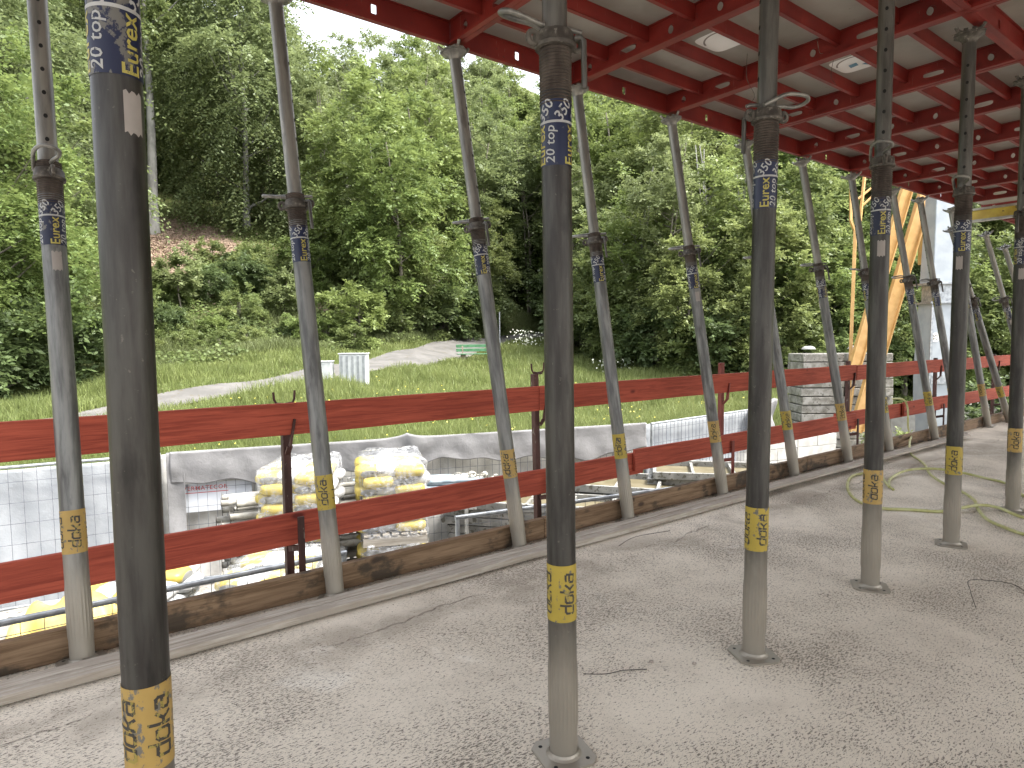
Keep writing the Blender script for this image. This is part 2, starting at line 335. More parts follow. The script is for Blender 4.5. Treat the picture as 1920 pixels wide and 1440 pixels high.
# terrain
t=NT('meadow_and_forest_soil'); v=t.coord((1,1,1),obj=False,rnd=False); n=t.noise(v,.5,5,.6); n2=t.noise(v,6,5,.7)
c=t.mix(t.ramp(n,.3,.7),(.045,.075,.018),(.09,.12,.03)); c=t.mix(t.ramp(n2,.42,.62,0,.8),c,(.13,.11,.065)); M['ground']=t.fin(c,.95,0,n2,.03,.1)
M['yard']=simple('yard_gravel',(0.214,0.199,0.178),(0.316,0.301,0.275),2.5,.95,bd=.01,spot=((0.128,0.112,0.097),30,.55))
M['path']=simple('worn_asphalt_path',(0.088,0.084,0.079),(0.127,0.121,0.114),1.5,.9,bd=.003,spot=((0.088,0.075,0.052),5,.62))
M['litter']=simple('brown_leaf_litter_soil',(.13,.09,.062),(.24,.175,.125),6,.95,bd=.02)
M['litter_leaf']=simple('dry_fallen_leaf',(.20,.135,.095),(.34,.25,.185),.9,.8)
def leafmat(name,dark,light,yell,tr=.35,ns=.35):
    t=NT(name); g=t.n('ShaderNodeNewGeometry'); oi=t.n('ShaderNodeObjectInfo'); v=t.coord((1,1,1),obj=True,rnd=True)
    n=t.noise(v,ns,3,.5); f=t.mul(t.mul(t.ramp(n,.3,.7),.55),t.mul(g.outputs['Random Per Island'],.45),'ADD'); c=t.mix(f,dark,light)
    c=t.mix(t.mul(t.ramp(oi.outputs['Random'],.45,1),.55),c,yell)
    p=t.n('ShaderNodeBsdfPrincipled'); p.inputs['Roughness'].default_value=.5; p.inputs['Specular IOR Level'].default_value=.35; t.l(c,p.inputs['Base Color'])
    b=t.n('ShaderNodeBsdfTranslucent'); c2=t.mix(.5,c,yell); t.l(c2,b.inputs[0]); mx=t.n('ShaderNodeMixShader'); mx.inputs[0].default_value=tr
    t.l(p.outputs[0],mx.inputs[1]); t.l(b.outputs[0],mx.inputs[2]); t.l(mx.outputs[0],t.out.inputs[0]); return t.m
M['leaf']=leafmat('deciduous_leaf',(0.083,0.119,0.038),(0.212,0.265,0.095),(0.254,0.286,0.106),.45)
M['leaf_bright']=leafmat('fresh_spring_leaf',(.075,.12,.03),(.21,.275,.085),(.25,.295,.10),.4)
M['leaf_dark']=leafmat('dark_forest_leaf',(0.048,0.074,0.030),(0.144,0.198,0.074),(0.168,0.210,0.084),.4)
M['leaf_grey']=leafmat('grey_green_beech_leaf',(.085,.118,.046),(.215,.262,.11),(.24,.275,.12),.45)
M['grass']=leafmat('long_meadow_grass',(.11,.15,.04),(.25,.29,.10),(.32,.33,.16),.4,.9)
M['grass_dark']=leafmat('dark_verge_grass',(0.057,0.092,0.025),(0.155,0.196,0.069),(0.230,0.241,0.115),.35,.9)  # darker green than the meadow grass
M['flower']=simple('yellow_flower',(.6,.5,.05),(.7,.6,.1),3,.6)
M['white_flower']=simple('white_umbel_flower',(.6,.62,.5),(.7,.72,.6),3,.6)
# ------------------------------------------------------------------ slab
b=MB(); b.box((4.5,-2.3,-.15),(21,11.5,.30)); tag(b.build('floor',M['slab'],bev=.006),kind='structure')
# ------------------------------------------------------------------ ceiling formwork panels
ZC=3.11
def plate_hole(mb,y0,y1,z0,z1,cy,cz,ry,rz,x,th,n=24,pw=2.0):
    """plate in the YZ plane with a rounded hole, thickness th along X"""
    out=[];inn=[]
    per=2*((y1-y0)+(z1-z0))
    for k in range(n):
        a=2*PI*(k+.5)/n; ca,sa=math.cos(a),math.sin(a)
        inn.append((cy+ry*math.copysign(abs(ca)**(2/pw),ca),cz+rz*math.copysign(abs(sa)**(2/pw),sa)))
        hy=(y1-cy) if ca>0 else (cy-y0); hz=(z1-cz) if sa>0 else (cz-z0)
        t=min(hy/abs(ca) if abs(ca)>1e-6 else 9,hz/abs(sa) if abs(sa)>1e-6 else 9); out.append((cy+ca*t,cz+sa*t))
    # snap nearest samples to corners
    for c in ((y0,z0),(y0,z1),(y1,z0),(y1,z1)):
        i=min(range(n),key=lambda i:(out[i][0]-c[0])**2+(out[i][1]-c[1])**2); out[i]=c
    vs=[];fs=[]
    for s_ in (x-th/2,x+th/2):
        vs+=[(s_,p[0],p[1]) for p in out]+[(s_,p[0],p[1]) for p in inn]
    for k in range(n):
        l=(k+1)%n
        fs+=[(k,l,n+l,n+k),(2*n+k,3*n+k,3*n+l,2*n+l),(n+k,n+l,3*n+l,3*n+k)]
    mb.add(vs,fs)
def side_beam(x,parent):
    b=MB(); types='RSRRSR'
    for i in range(6):
        y0=-1.05+i*.35; y1=y0+.35; c=(y0+y1)/2+(.019 if x<0 else 0)
        if types[i]=='R': plate_hole(b,y0,y1,.012,.145,c,.075,.027,.027,x,.006)
        else: plate_hole(b,y0,y1,.012,.145,c,.075,.075,.020,x,.006,32,3)
    s_=1 if x<0 else -1
    b.box((x+s_*.014,0,.006),(.036,2.1,.012)); b.box((x+s_*.029,0,.016),(.005,2.1,.008)); b.box((x+s_*.008,0,.1475),(.022,2.1,.005))
    return b.build('side_beam',M['red_paint'],parent)
def end_beam(y,parent):
    b=MB(); vs_=MB(); 
    # build in local frame along X by swapping axes
    for i,(x0,x1) in enumerate(((-.51,-.17),(-.17,.17),(.17,.51))):
        if i==1: plate_hole(vs_,x0,x1,.012,.145,0,.078,.017,.026,0,.006,24,8)
        else: vs_.box((0,(x0+x1)/2,.0785),(.006,x1-x0,.133))
    b.v=[(p[1],y+p[0],p[2]) for p in vs_.v]; b.f=vs_.f; b.m=vs_.m
    s_=1 if y<0 else -1
    b.box((0,y+s_*.014,.006),(1.0,.034,.012)); b.box((0,y+s_*.008,.1475),(1.0,.02,.005))
    return b.build('end_beam',M['red_paint'],parent)
def make_panel():
    r=empty('ceiling_form')
    b=MB(); b.box((0,0,.160),(1.034,2.096,.019)); b.build('plywood_sheet',M['ply'],r)
    for x in(-.515,.515): side_beam(x,r)
    for y in(-1.046,1.046): end_beam(y,r)
    for i in range(1,6):
        y=-1.05+.35*i; b=MB(); b.box((0,y,.105),(1.018,.005,.09)); b.box((0,y+.011,.0625),(1.018,.027,.005)); b.build('rib',M['red_paint'],r)
    return r
P0=make_panel(); first=True
xs=[4.37+1.04*k+.52 for k in range(-6,6)]+[12.17,13.21,14.25]
SPECIAL={}
for row,yc in enumerate((2.48,.38,-1.72,-3.82)):
    for i,x in enumerate(xs):
        o=P0 if first else dup(P0); first=False
        o.location=(x,yc,ZC+random.Random(i*7+row).uniform(-.003,.003)); SPECIAL[(row,i)]=o
        if i<12:
            od=['first','second','third','fourth','fifth','sixth','seventh','eighth','ninth','tenth','eleventh','twelfth'][i]
            tag(o,f'red ribbed ceiling panel, {od} from the left in the outer row above the slab edge' if row==0 else (f'red ribbed ceiling panel, {od} from the left in the second row from the edge' if row==1 else 'red ribbed steel formwork panel in the innermost ceiling rows'),'formwork panel','red formwork panels of the ceiling grid')
        else: tag(o,['nearest','middle','farthest'][i-12]+' '+['outer','second row','third row','innermost'][row]+' red formwork panel beyond the yellow girder at the far end','formwork panel','red formwork panels beyond the yellow girder')
def ceil_sticker(p,full):
    cx,cy=p; ob=min(SPECIAL.values(),key=lambda o:(o.location.x-cx)**2+((o.location.y-cy)/2)**2)
    z=.1495; b=MB(); pts=[]
    for k in range(32):
        a=2*PI*k/32; c,s_=math.cos(a),math.sin(a); pts.append((.15*math.copysign(abs(c)**.35,c),.16*math.copysign(abs(s_)**.35,s_)))
    b.add([(x,y,z) for x,y in pts],[tuple(range(32))])
    arc=[(.125*math.cos(a),.14*math.sin(a)) for a in [rad(100+q*9) for q in range(15)]]
    g=MB()
    for (x0,y0),(x1,y1) in zip(arc[:-1],arc[1:]): g.bar((x0,y0,z-.001),(x1,y1,z-.001),.012,.001)
    L=(cx-ob.location.x,cy-ob.location.y,0)
    s1=b.build('sticker',M['sticker_white'],ob,loc=L); g.build('sticker_arc',M['grey_ink'],s1)
    if full:
        q=MB(); q.add([(-.01,.01,z-.002),(.05,.02,z-.002),(.06,.08,z-.002),(.0,.07,z-.002)],[(0,1,2,3)]); q.add([(.03,-.10,z-.002),(.09,-.11,z-.002),(.10,-.03,z-.002),(.05,.0,z-.002)],[(0,1,2,3)]); q.build('sticker_emblem',M['blue_sticker'],s1)
    ob['label']='red ribbed ceiling panel carrying a white sticker with '+('a blue emblem and grey arc' if full else 'only a grey arc')
    if 'group' in ob: del ob['group']
ceil_sticker((4.95,2.285),True); ceil_sticker((3.86,2.64),False)
# infill + yellow girder + grey infill boards at the far right end
b=MB(); b.box((11.13,.5,3.235),(.98,6.0,.02)); tag(b.build('infill_board',M['ply']),'pale plywood infill board between the red panels above the yellow girder','board')
g=empty('formwork_girder',(11.25,2.4,0)); b=MB(); b.box((0,0,3.03),(.03,2.6,.13)); b.build('web',M['yellow_beam'],g)
b=MB(); b.box((0,0,3.11),(.09,2.6,.03)); b.build('top_flange',M['beam_grey'],g); b=MB(); b.box((0,0,2.95),(.09,2.6,.03)); b.build('bottom_flange',M['beam_grey'],g)
tag(g,'yellow formwork girder with pale flanges crossing under the ceiling at the right end','girder')
def smooth_path(pts,n=8):
    pts=[Vector(p) for p in pts]; out=[]
    for i in range(len(pts)-1):
        p0=pts[max(i-1,0)];p1=pts[i];p2=pts[i+1];p3=pts[min(i+2,len(pts)-1)]
        for k in range(n):
            t=k/n; out.append(.5*((2*p1)+(-p0+p2)*t+(2*p0-5*p1+4*p2-p3)*t*t+(-p0+3*p1-3*p2+p3)*t**3))
    out.append(pts[-1]); return out
# ------------------------------------------------------------------ steel props
RO,RI=.044,.0362
def oct_plate(w,th,c=.3,z=0):
    k=w*(1-c); p=[(w,-k),(w,k),(k,w),(-k,w),(-w,k),(-w,-k),(-k,-w),(k,-w)]
    return [(x,y,z) for x,y in p]+[(x,y,z+th) for x,y in p],[tuple(range(8))[::-1],tuple(range(8,16))]+[(i,(i+1)%8,8+(i+1)%8,8+i) for i in range(8)]
DOKA=dict(d=[[(.85,1.55),(.85,0),(.15,0),(0,.15),(0,.85),(.15,1),(.75,1)]],o=[[(.15,0),(0,.15),(0,.85),(.15,1),(.7,1),(.85,.85),(.85,.15),(.7,0),(.15,0)]],
 k=[[(0,1.55),(0,0)],[(.05,.5),(.4,.5),(.8,1)],[(.4,.5),(.8,0)]],a=[[(.1,1),(.7,1),(.85,.85),(.85,0),(.15,0),(0,.12),(0,.45),(.12,.57),(.8,.57)]])
def doka_flat(sc):
    polys=[];x=0
    for ch in 'doka':
        for pl in DOKA[ch]: polys.append([(x+px+py*.12,py) for px,py in pl])
        x+=1.2
    polys=[[(px-x/2+.15,py-.5) for px,py in pl] for pl in polys]
    return strokes(polys,.25,sc)
T350=flat_text('350',.044,.012,.15); TEUR=flat_text('Eurex',.048,.014); T20=flat_text('20 top',.040,.008,.15); TDOKA=doka_flat(.027)
def make_prop(dz,inner_top,kind,spin=0,band='yellow_band',steelm='steel_dark',navy='navy',extra=False):
    """dz shifts sticker and collar; inner_top is where the head plate sits"""
    r=empty('steel_prop')
    b=MB(); vs,fs=oct_plate(.085,.008,.32); b.add(vs,fs); b.cur=1
    for sx in(-1,1):
        for sy in(-1,1): b.lathe([(.0065,0),(.0065,.0006)],10,c=(sx*.055,sy*.055,.008))
    b.cur=0; b.lathe([(.056,.008),(.050,.014),(.046,.022)],24,caps=False)
    b.build('base_plate',[M[steelm],M['black']],r)
    zt=2.02+dz
    def fl(rr,z,a,k): return rr*(1+.022*math.cos(a*22)) if .101<z<.301 else rr
    b=MB(); b.lathe([(RO,.008),(RO,.06),(RO*1.0,.095),(RO*1.03,.115),(RO*1.035,.2),(RO*1.03,.285),(RO,.32),(RO,.9),(RO,1.5),(RO,zt)],88,lambda rr,z,a,k:rr*(1+.025*math.cos(a*22)) if .1<z<.3 else rr)
    b.build('outer_tube',M[steelm],r,smooth=40)
    b=MB(); b.lathe([(RO+.0012,.445),(RO+.0013,.62)],48,caps=False); yb=b.build('colour_band',M[band],r,smooth=60)
    items=[(TDOKA[0],TDOKA[1],spin+rad(a),.532,PI/2) for a in (0,95,185,275)]
    for it in items: bm_obj(wrap([it],RO+.0019),'lettering',M['black_ink'],yb)
    z0=1.80+dz; b=MB(); b.lathe([(RO+.0012,z0),(RO+.0013,z0+.185)],48,caps=False); st=b.build('sticker',M[navy],r,smooth=60)
    items=[(T350[0],T350[1],spin+rad(a),z0+.153,rad(55)) for a in (20,92,164,236,308)]+[(T20[0],T20[1],spin+rad(a),z0+.058,PI/2) for a in (42,162,282)]
    for it in items: bm_obj(wrap([it],RO+.0018),'white_lettering',M['white_ink'],st)
    b=MB(); b.lathe([(RO+.0018,z0+.119),(RO+.0018,z0+.126)],48,caps=False); b.build('white_line',M['white_ink'],st)
    for a in (0,120,240): bm_obj(wrap([(TEUR[0],TEUR[1],spin+rad(a),z0+.058,PI/2)],RO+.0018),'yellow_lettering',M['yellow_ink'],st)
    if extra:
        b=MB(); n=8; P_=[((RO+.0014)*math.cos(spin+rad(-24+k*6.5)),(RO+.0014)*math.sin(spin+rad(-24+k*6.5)),zz+.004*math.sin(k*2.3)) for zz in(z0-.105,z0-.028) for k in range(n)]; b.grid(P_,n,2); b.build('torn_label',M['paper'],r)
    # thread
    prof=[];z=zt-.045
    while z<zt+.13: prof+=[(RO-.0004,z),(RO+.0034,z+.0035),(RO-.0004,z+.007)]; z+=.0095
    b=MB(); b.lathe(prof,40,caps=True); b.build('thread',M['thread'],r)
    zn=zt+.075+(0 if kind=='edge' else .06)
    b=MB(); b.lathe([(RO+.003,0),(.057,.002),(.059,.012),(.055,.017),(.054,.040),(.050,.048),(RO+.002,.049)],36,c=(0,0,zn-.02),caps=False)
    for s_ in(-1,1):
        pts=[(s_*(.070+.015*math.cos(a)),.0,zn+.006+.017*math.sin(a)) for a in [2*PI*q/14 for q in range(14)]]; b.tube(pts,.0085,8,closed=True); b.box((s_*.056,0,zn+.006),(.02,.02,.03))
    b.build('nut',M['rust'],r,smooth=40)
    b=MB(); b.tube([(-.052,.025,zn+.012),(-.066,.034,zn+.012),(-.074,.037,zn+.004),(-.075,.037,zn-.13)],.0085,10); b.build('nut_handle',M['steel_inner'],r,smooth=50)
    zp=zn+.045; b=MB()
    pin=[(-.085,.004,zp-.006),(-.055,.0,zp),(.03,.0,zp),(.07,.004,zp+.004),(.115,.016,zp+.008),(.15,.010,zp+.016),(.162,-.018,zp+.024),(.14,-.046,zp+.030),(.09,-.058,zp+.030),(.045,-.058,zp+.026),(.0,-.052,zp+.006),(-.04,-.045,zp-.014)]
    if kind=='edge': pin=[(x if x>0 else x,y,z_) for x,y,z_ in pin]
    b.tube(smooth_path(pin,4),.0078,10); b.build('pin',M['steel_inner_light'],r,smooth=50)
    b=MB(); b.lathe([(RI,zt-.1),(RI,inner_top)],40); b.cur=1
    z=zp+.10
    while z<inner_top-.1:
        for a0 in (spin+rad(-8),spin+rad(172)):
            ring=[]
            for k in range(12):
                q=2*PI*k/12; a=a0+.0075*math.cos(q)/RI; ring.append(((RI+.0007)*math.cos(a),(RI+.0007)*math.sin(a),z+.0095*math.sin(q)))
            b.add(ring,[tuple(range(12))])
        z+=.098
    b.build('inner_tube',[M['steel_inner_light' if kind=='edge' else 'steel_inner'],M['black']],r,smooth=40)
    b=MB(); b.lathe([(RI,-.05),(RI+.004,-.03),(.062,-.012),(.074,-.006),(.074,.0)],32,c=(0,0,inner_top),caps=False); vs,fs=oct_plate(.078,.007,.5,inner_top); b.add(vs,fs)
    for k in range(4):
        a=PI/4+k*PI/2; b.tube([(.05*math.cos(a),.05*math.sin(a),inner_top+.006),(.088*math.cos(a),.088*math.sin(a),inner_top+.018),(.10*math.cos(a),.10*math.sin(a),inner_top+.034)],.010,7); b.box((.03*math.cos(a),.03*math.sin(a),inner_top+.02),(.022,.022,.03))
    b.build('head_plate',M['rust' if kind!='edge' else 'steel_inner_light'],r,smooth=40)
    return r
ITOP=3.072
def place(r,base,top,spin):
    a=Vector(base);b_=Vector(top); d=(b_-a).normalized()
    q=Vector((0,0,1)).rotation_difference(d); r.rotation_mode='QUATERNION'; r.rotation_quaternion=q@Matrix.Rotation(spin,3,'Z').to_quaternion(); r.location=a
pA=make_prop(0,ITOP,'inner',0); pB=make_prop(0,ITOP,'inner',0,'orange_band','steel_dark','navy_worn',True)
pC=make_prop(-.095,3.085,'edge',0,'yellow_band','steel_light','navy'); pD=make_prop(-.095,3.085,'edge',0,'orange_band','steel_light','navy_worn',True)
used=set()
def prop(proto,base,top,spin,label,group):
    o=proto if proto.name not in used else dup(proto); used.add(proto.name)
    place(o,base,top,spin); tag(o,label,'steel prop',group); return o
GI='plumb steel props standing on the slab'; GE='leaning steel props along the slab edge'
for (proto,b_,t_,sp,lb) in (
 (pB,(.20,1.48),(.20,1.48),rad(-62),'very close dark steel prop at far left with torn navy sticker and paper patch'),
 (pA,(1.33,1.465),(1.30,1.465),rad(165),'dark plumb prop near the middle with octagonal base plate at the bottom of the photo'),
 (pA,(2.37,1.455),(2.42,1.455),rad(-28),'plumb prop with large loop handle and clean navy sticker, right of the middle one'),
 (pB,(3.50,1.49),(3.51,1.49),rad(-147),'plumb prop with a heavily scratched orange band, hose passing behind its foot'),
 (pA,(4.61,1.49),(4.62,1.49),rad(200),'plumb prop standing by the crossing hoses, second from the right frame edge'),
 (pB,(5.84,1.50),(5.78,1.50),rad(20),'dark plumb prop at the right edge of the photo')):
    prop(proto,(b_[0],b_[1],0),(t_[0],t_[1],3.1),sp,lb,GI)
EL=[(pD,.20,.19,3.50,'pale leaning prop at far left with row of round holes and worn sticker'),
 (pC,1.28,1.20,3.50,'leaning prop left of centre with loop pin pointing left and crisp navy sticker'),
 (pD,2.48,2.29,3.50,'leaning prop with wood-grain streaks, just left of the dark middle prop'),
 (pC,3.47,3.33,3.50,'leaning prop directly right of the dark middle prop, beside the stepped lower board'),
 (pD,4.61,4.38,3.50,'leaning prop with white label, left of the loop-handled plumb prop'),
 (pC,5.73,5.46,3.52,'leaning prop half hidden behind the loop-handled plumb prop'),
 (pD,6.78,6.46,3.52,'leaning prop in front of the concrete block stack with faded orange band'),
 (pC,7.74,7.52,3.52,'leaning prop mostly hidden behind the scratched orange banded prop'),
 (pC,9.03,8.58,3.53,'leaning prop with the pale hose hanging beside its foot'),
 (pC,9.85,9.40,3.53,'leaning prop in front of the number 75 mast'),
 (pD,10.97,10.45,3.53,'pale leaning prop just right of the plumb prop by the crossing hoses'),
 (pC,11.75,10.2,3.53,'steeply leaning dusty prop standing by the stacked loose boards'),
 (pD,13.1,11.8,3.58,'leaning prop with peeled white sticker near the right edge'),
 (pD,14.2,12.5,3.58,'last leaning prop, tucked behind the plumb prop at the right edge')]
for i,(proto,x0,x1,y1,lb) in enumerate(EL):
    y0=3.125 if i<9 else (3.14 if i<11 else 3.10)
    prop(proto,(x0,y0,.009),(x1,y1,3.1),rad(142+[-225,6,-20,-18,-22,-5,-8,16,-12,2,-60,30,5,0][i]),lb,GE)
PROPS=[o for o in COL.objects if o.name.startswith('steel_prop') and o.parent is None]
def near(x,y): return min(PROPS,key=lambda o:(o.location.x-x)**2+(o.location.y-y)**2)
LBL=next(c for c in pB.children if c.name.startswith('torn_label'))
for (x,y,ang,dz) in ((4.61,1.49,-175,0),(5.84,1.5,-160,0),(4.61,3.12,-120,-.095),(13.1,3.1,-150,-.095)):
    o=near(x,y); 
    for c in list(o.children):
        if c.name.startswith('torn_label'): bpy.data.objects.remove(c)
    c=LBL.copy(); COL.objects.link(c); c.parent=o; w=o.rotation_quaternion.to_euler().z; c.rotation_euler=(0,0,rad(ang)-w); c.location=(0,0,dz)
# ------------------------------------------------------------------ toe board, planks, guardrail
def board(name,x0,x1,y,z0,z1,th,m,label,cat,group=None,z0b=None,bev=.004):
    L=x1-x0; b=MB(); n=max(2,int(L/.5)); rg=random.Random(int(x0*100)+int(z0*1000))
    o_=[rg.uniform(-.003,.003) for _ in range(n+1)]; vs=[]
    for i in range(n+1):
        x=-L/2+L*i/n
        for (yy,zz) in ((-th/2,-(z1-z0)/2),(th/2,-(z1-z0)/2),(th/2,(z1-z0)/2),(-th/2,(z1-z0)/2)): vs.append((x,yy+o_[i],zz+o_[(i*3)%n]))
    fs=[(0,3,2,1),tuple(4*n+k for k in range(4))]
    for i in range(n):
        for k in range(4): fs.append((4*i+k,4*i+(k+1)%4,4*i+4+(k+1)%4,4*i+4+k))
    b.add(vs,fs); o=b.build(name,m,bev=bev); o.location=((x0+x1)/2,y,(z0+z1)/2)
    if z0b: o.rotation_euler[1]=-math.atan2(z0b,L)
    return tag(o,label,cat,group)
for x0,x1,lb in ((-2.2,2.74,'brown toe board at the left, running behind the left props'),(2.745,6.10,'brown toe board in the middle with bright top edge'),(6.105,9.95,'brown toe board running past the hose'),(9.955,14.9,'pale brown toe board at the far right by the loose boards')):
    board('toe_board',x0,x1,3.222,.002,.135,.045,M['toe_wood'],lb,'toe board','brown toe boards along the slab edge')
board('plank',-2.2,4.95,2.953,.007,.042,.066,M['plank_wood'],'front one of two long dusty planks lying on the slab from the left edge','plank')
board('plank',-2.2,4.90,3.025,.007,.044,.068,M['plank_wood'],'rear one of two long dusty planks lying on the slab from the left edge','plank')
board('plank',4.75,9.55,2.965,.036,.056,.12,M['plank_wood'],'thinner dark-edged plank lying farther right beside the toe board','plank')
board('batten',4.9,9.4,3.0,.002,.034,.04,M['toe_wood'],'thin dark batten hidden under the right-hand plank','batten')
for i,(x0,x1,z0,dr) in enumerate(((-2.2,2.96,.800,0),(2.965,7.74,.800,.0),(7.745,10.4,.797,0),(10.405,14.9,.795,0))):
    board('guard_board',x0,x1,3.515,z0,z0+.172,.028,M['red_wood'],['upper red guard board at the left, up to the second post','upper red guard board in the middle','upper red guard board before the number 75 mast','upper red guard board at the far right'][i],'guard board','red upper guard boards')
for i,(x0,x1,z0,y,dr) in enumerate(((-2.2,4.06,.196,3.515,.03),(3.93,7.68,.245,3.482,0),(7.3,10.3,.262,3.53,0),(9.0,14.9,.285,3.49,0))):
    board('guard_board',x0,x1,y,z0,z0+.175,.028,M['red_wood'],['lower red guard board at the left','lower red guard board in the middle, overlapping with a step','lower red guard board in front of the concrete block stack','lower red guard board at the far right'][i],'guard board','red lower guard boards',z0b=dr)
def guard_post(x,ztop,cr,label,red=False,lean=0):
    r=empty('guardrail_post',(x,3.56,0)); m=M['post_red' if red else 'post_steel']
    b=MB(); b.bar((0,0,-.42),(lean,.0,ztop),.042,.042,up=(0,1,0)); b.build('post',m,r,bev=.003)
    if cr:
        w=.058; b=MB(); b.tube([(-w,-.0,ztop+.075),(-w+.003,0,ztop+.035),(-w+.014,0,ztop+.014),(0,0,ztop+.008),(w-.014,0,ztop+.014),(w-.003,0,ztop+.035),(w,0,ztop+.08)],.0065,8); b.box((0,0,ztop+.002),(.05,.05,.008)); b.build('cradle',M['post_steel'],r,smooth=50)
    else:
        b=MB(); b.tube([(-.035,0,ztop-.01),(-.02,0,ztop-.02),(.02,0,ztop-.02),(.035,0,ztop-.01)],.006,6); b.build('top_hook',m,r)
    b=MB(); b.bar((.03,-.062,.885),(.0,-.066,.735),.012,.026,up=(0,1,0)); b.bar((.0,-.066,.74),(0,-.02,.69),.03,.012); b.build('upper_bracket',m,r,bev=.002)
    b=MB(); b.bar((.03,-.112,.36),(.03,-.112,-.02),.036,.012,up=(0,1,0)); b.bar((.03,-.11,.19),(0,-.02,.17),.03,.03); b.build('lower_bracket',m,r,bev=.002)
    return tag(r,label,'guardrail post','guardrail posts along the slab edge')
guard_post(1.20,.955,True,'dark brown guardrail post with black U cradle, left of centre',lean=-.0)
guard_post(3.0,1.055,True,'brown guardrail post with U cradle, left beside the dark middle prop',lean=-.03)
guard_post(5.2,1.07,False,'red guardrail post with stub top in the middle of the fence',True)
guard_post(7.65,1.02,False,'dark guardrail post in front of the concrete block stack')
guard_post(10.2,.99,False,'dark guardrail post in front of the galvanised mast')
guard_post(12.6,.99,False,'guardrail post behind the far right props')
# loose boards at far right
for i,(x,y,z,a,L,w) in enumerate(((12.5,2.98,.014,.06,2.3,.16),(12.7,3.0,.040,.0,1.9,.14),(12.3,2.86,.012,-.03,2.0,.12))):
    b=MB(); b.box((0,0,0),(L,w,.024)); o=b.build('loose_board',M['plank_wood'],bev=.003); o.location=(x,y,z+.0); o.rotation_euler=(0,0,a)
    tag(o,['pale loose board lying under the top one by the far right props','topmost pale loose board by the far right props','front pale loose board by the far right props'][i],'board','loose boards by the far right props')
for i,(x,y,pts) in enumerate(((4.05,2.6,[(0,0,3.2),(.03,.02,3.05),(.08,-.01,2.93),(.02,.05,2.86)]),(4.62,2.30,[(0,0,3.2),(.01,.02,3.1),(.05,.0,3.04)]),(4.2,2.2,[(0,0,3.2),(.10,.03,3.14),(.22,.05,3.19)]))):
    b=MB(); b.tube(smooth_path([(x+p[0],y+p[1],p[2]) for p in pts],4),.0016,5); tag(b.build('wire_piece',M['rust']),['longest thin tie wire dangling from the ceiling left of the loop-handled prop','short tie wire dangling below the blue emblem sticker','tie wire sagging between two ceiling ribs'][i],'wire')
# hoses
hz=.0125
hA=[(8.95,3.60,.50),(8.92,3.46,.50),(8.90,3.40,.40),(8.75,3.33,.18),(8.5,3.2,.1),(8.2,3.10,.09),(7.78,2.93,.02),(7.44,2.71,hz),(7.17,2.56,hz),(6.76,2.37,hz),(6.42,2.14,hz),(6.23,1.96,hz),(5.96,1.78,hz),(5.70,1.68,hz),(5.41,1.54,hz),(5.26,1.40,hz),(5.15,1.22,hz),(5.2,.9,hz),(5.5,.75,hz),(5.8,.95,hz),(5.75,1.2,hz),(5.64,1.38,hz),(5.73,1.55,.03),(5.70,1.66,.036),(5.52,1.73,.03),(5.38,1.81,hz),(5.25,1.99,hz),(5.15,2.12,hz),(5.2,2.29,hz),(5.42,2.48,hz),(5.8,2.68,hz),(6.15,2.80,hz),(6.34,2.76,.02),(6.28,2.62,.05),(6.03,2.48,.05),(5.9,2.38,.02)]
b=MB(); b.tube(smooth_path(hA),.0115,8); tag(b.build('hose',M['hose'],smooth=60),'pale yellow hose hanging over the guardrail and looping across the slab','hose')
hB=[(5.86,2.33,hz),(6.0,2.42,hz),(6.3,2.53,hz),(6.6,2.55,.03),(6.78,2.50,.04),(6.93,2.38,.04),(6.97,2.2,.03),(6.94,1.98,hz),(6.82,1.80,hz),(6.4,1.57,hz),(6.2,1.3,hz)]
b=MB(); b.tube(smooth_path(hB),.0115,8); tag(b.build('hose',M['hose'],smooth=60),'second pale hose curving behind the first one towards the right frame edge','hose')
# debris: stones, twigs, wires on the slab
rg=random.Random(5)
def stone(x,y,r):
    bm=bmesh.new(); bmesh.ops.create_icosphere(bm,subdivisions=2,radius=r)
    for v in bm.verts: v.co*=1+rg.uniform(-.28,.28); v.co.z*=.75
    o=bm_obj(bm,'stone',M['stone'],loc=(x,y,r*.5)); return o
for i,(x,y,r,lb) in enumerate(((2.78,3.09,.026,'largest angular stone by the toe board right of the dark middle prop'),(1.95,3.1,.016,None),(2.02,3.12,.013,None),(2.12,3.08,.011,None),(2.4,3.1,.015,None),(2.66,3.14,.009,None),(4.5,3.12,.014,None),(1.6,3.12,.012,None),(.62,3.13,.016,None),(.9,3.12,.008,None),(2.0,1.68,.008,None),(2.12,1.56,.008,None),(1.85,2.3,.006,None),(3.35,3.11,.02,None))):
    tag(stone(x,y,r),lb or 'small grey brown stone scattered on the slab near the toe board','stone',None if lb else 'small stones scattered on the slab')
o=stone(0,0,.005); V=[];F=[]; base=[v.co.copy() for v in o.data.vertices]; fc=[tuple(p.vertices) for p in o.data.polygons]; bpy.data.objects.remove(o)
nr=np.random.default_rng(3); bv=np.array([tuple(v) for v in base]); fa=np.array(fc)
N=900; px=nr.uniform(-.2,7,N); py=np.where(nr.random(N)<.45,2.66+nr.normal(0,.12,N),nr.uniform(.6,3.18,N)); sc=nr.uniform(.2,.8,N)**1.5*1.1; an=nr.uniform(0,6.28,N)
c_,s_=np.cos(an)[:,None],np.sin(an)[:,None]; X=(bv[:,0]*c_-bv[:,1]*s_)*sc[:,None]+px[:,None]; Y=(bv[:,0]*s_+bv[:,1]*c_)*sc[:,None]*.8+py[:,None]; Z=bv[:,2][None]*sc[:,None]*.7+.001
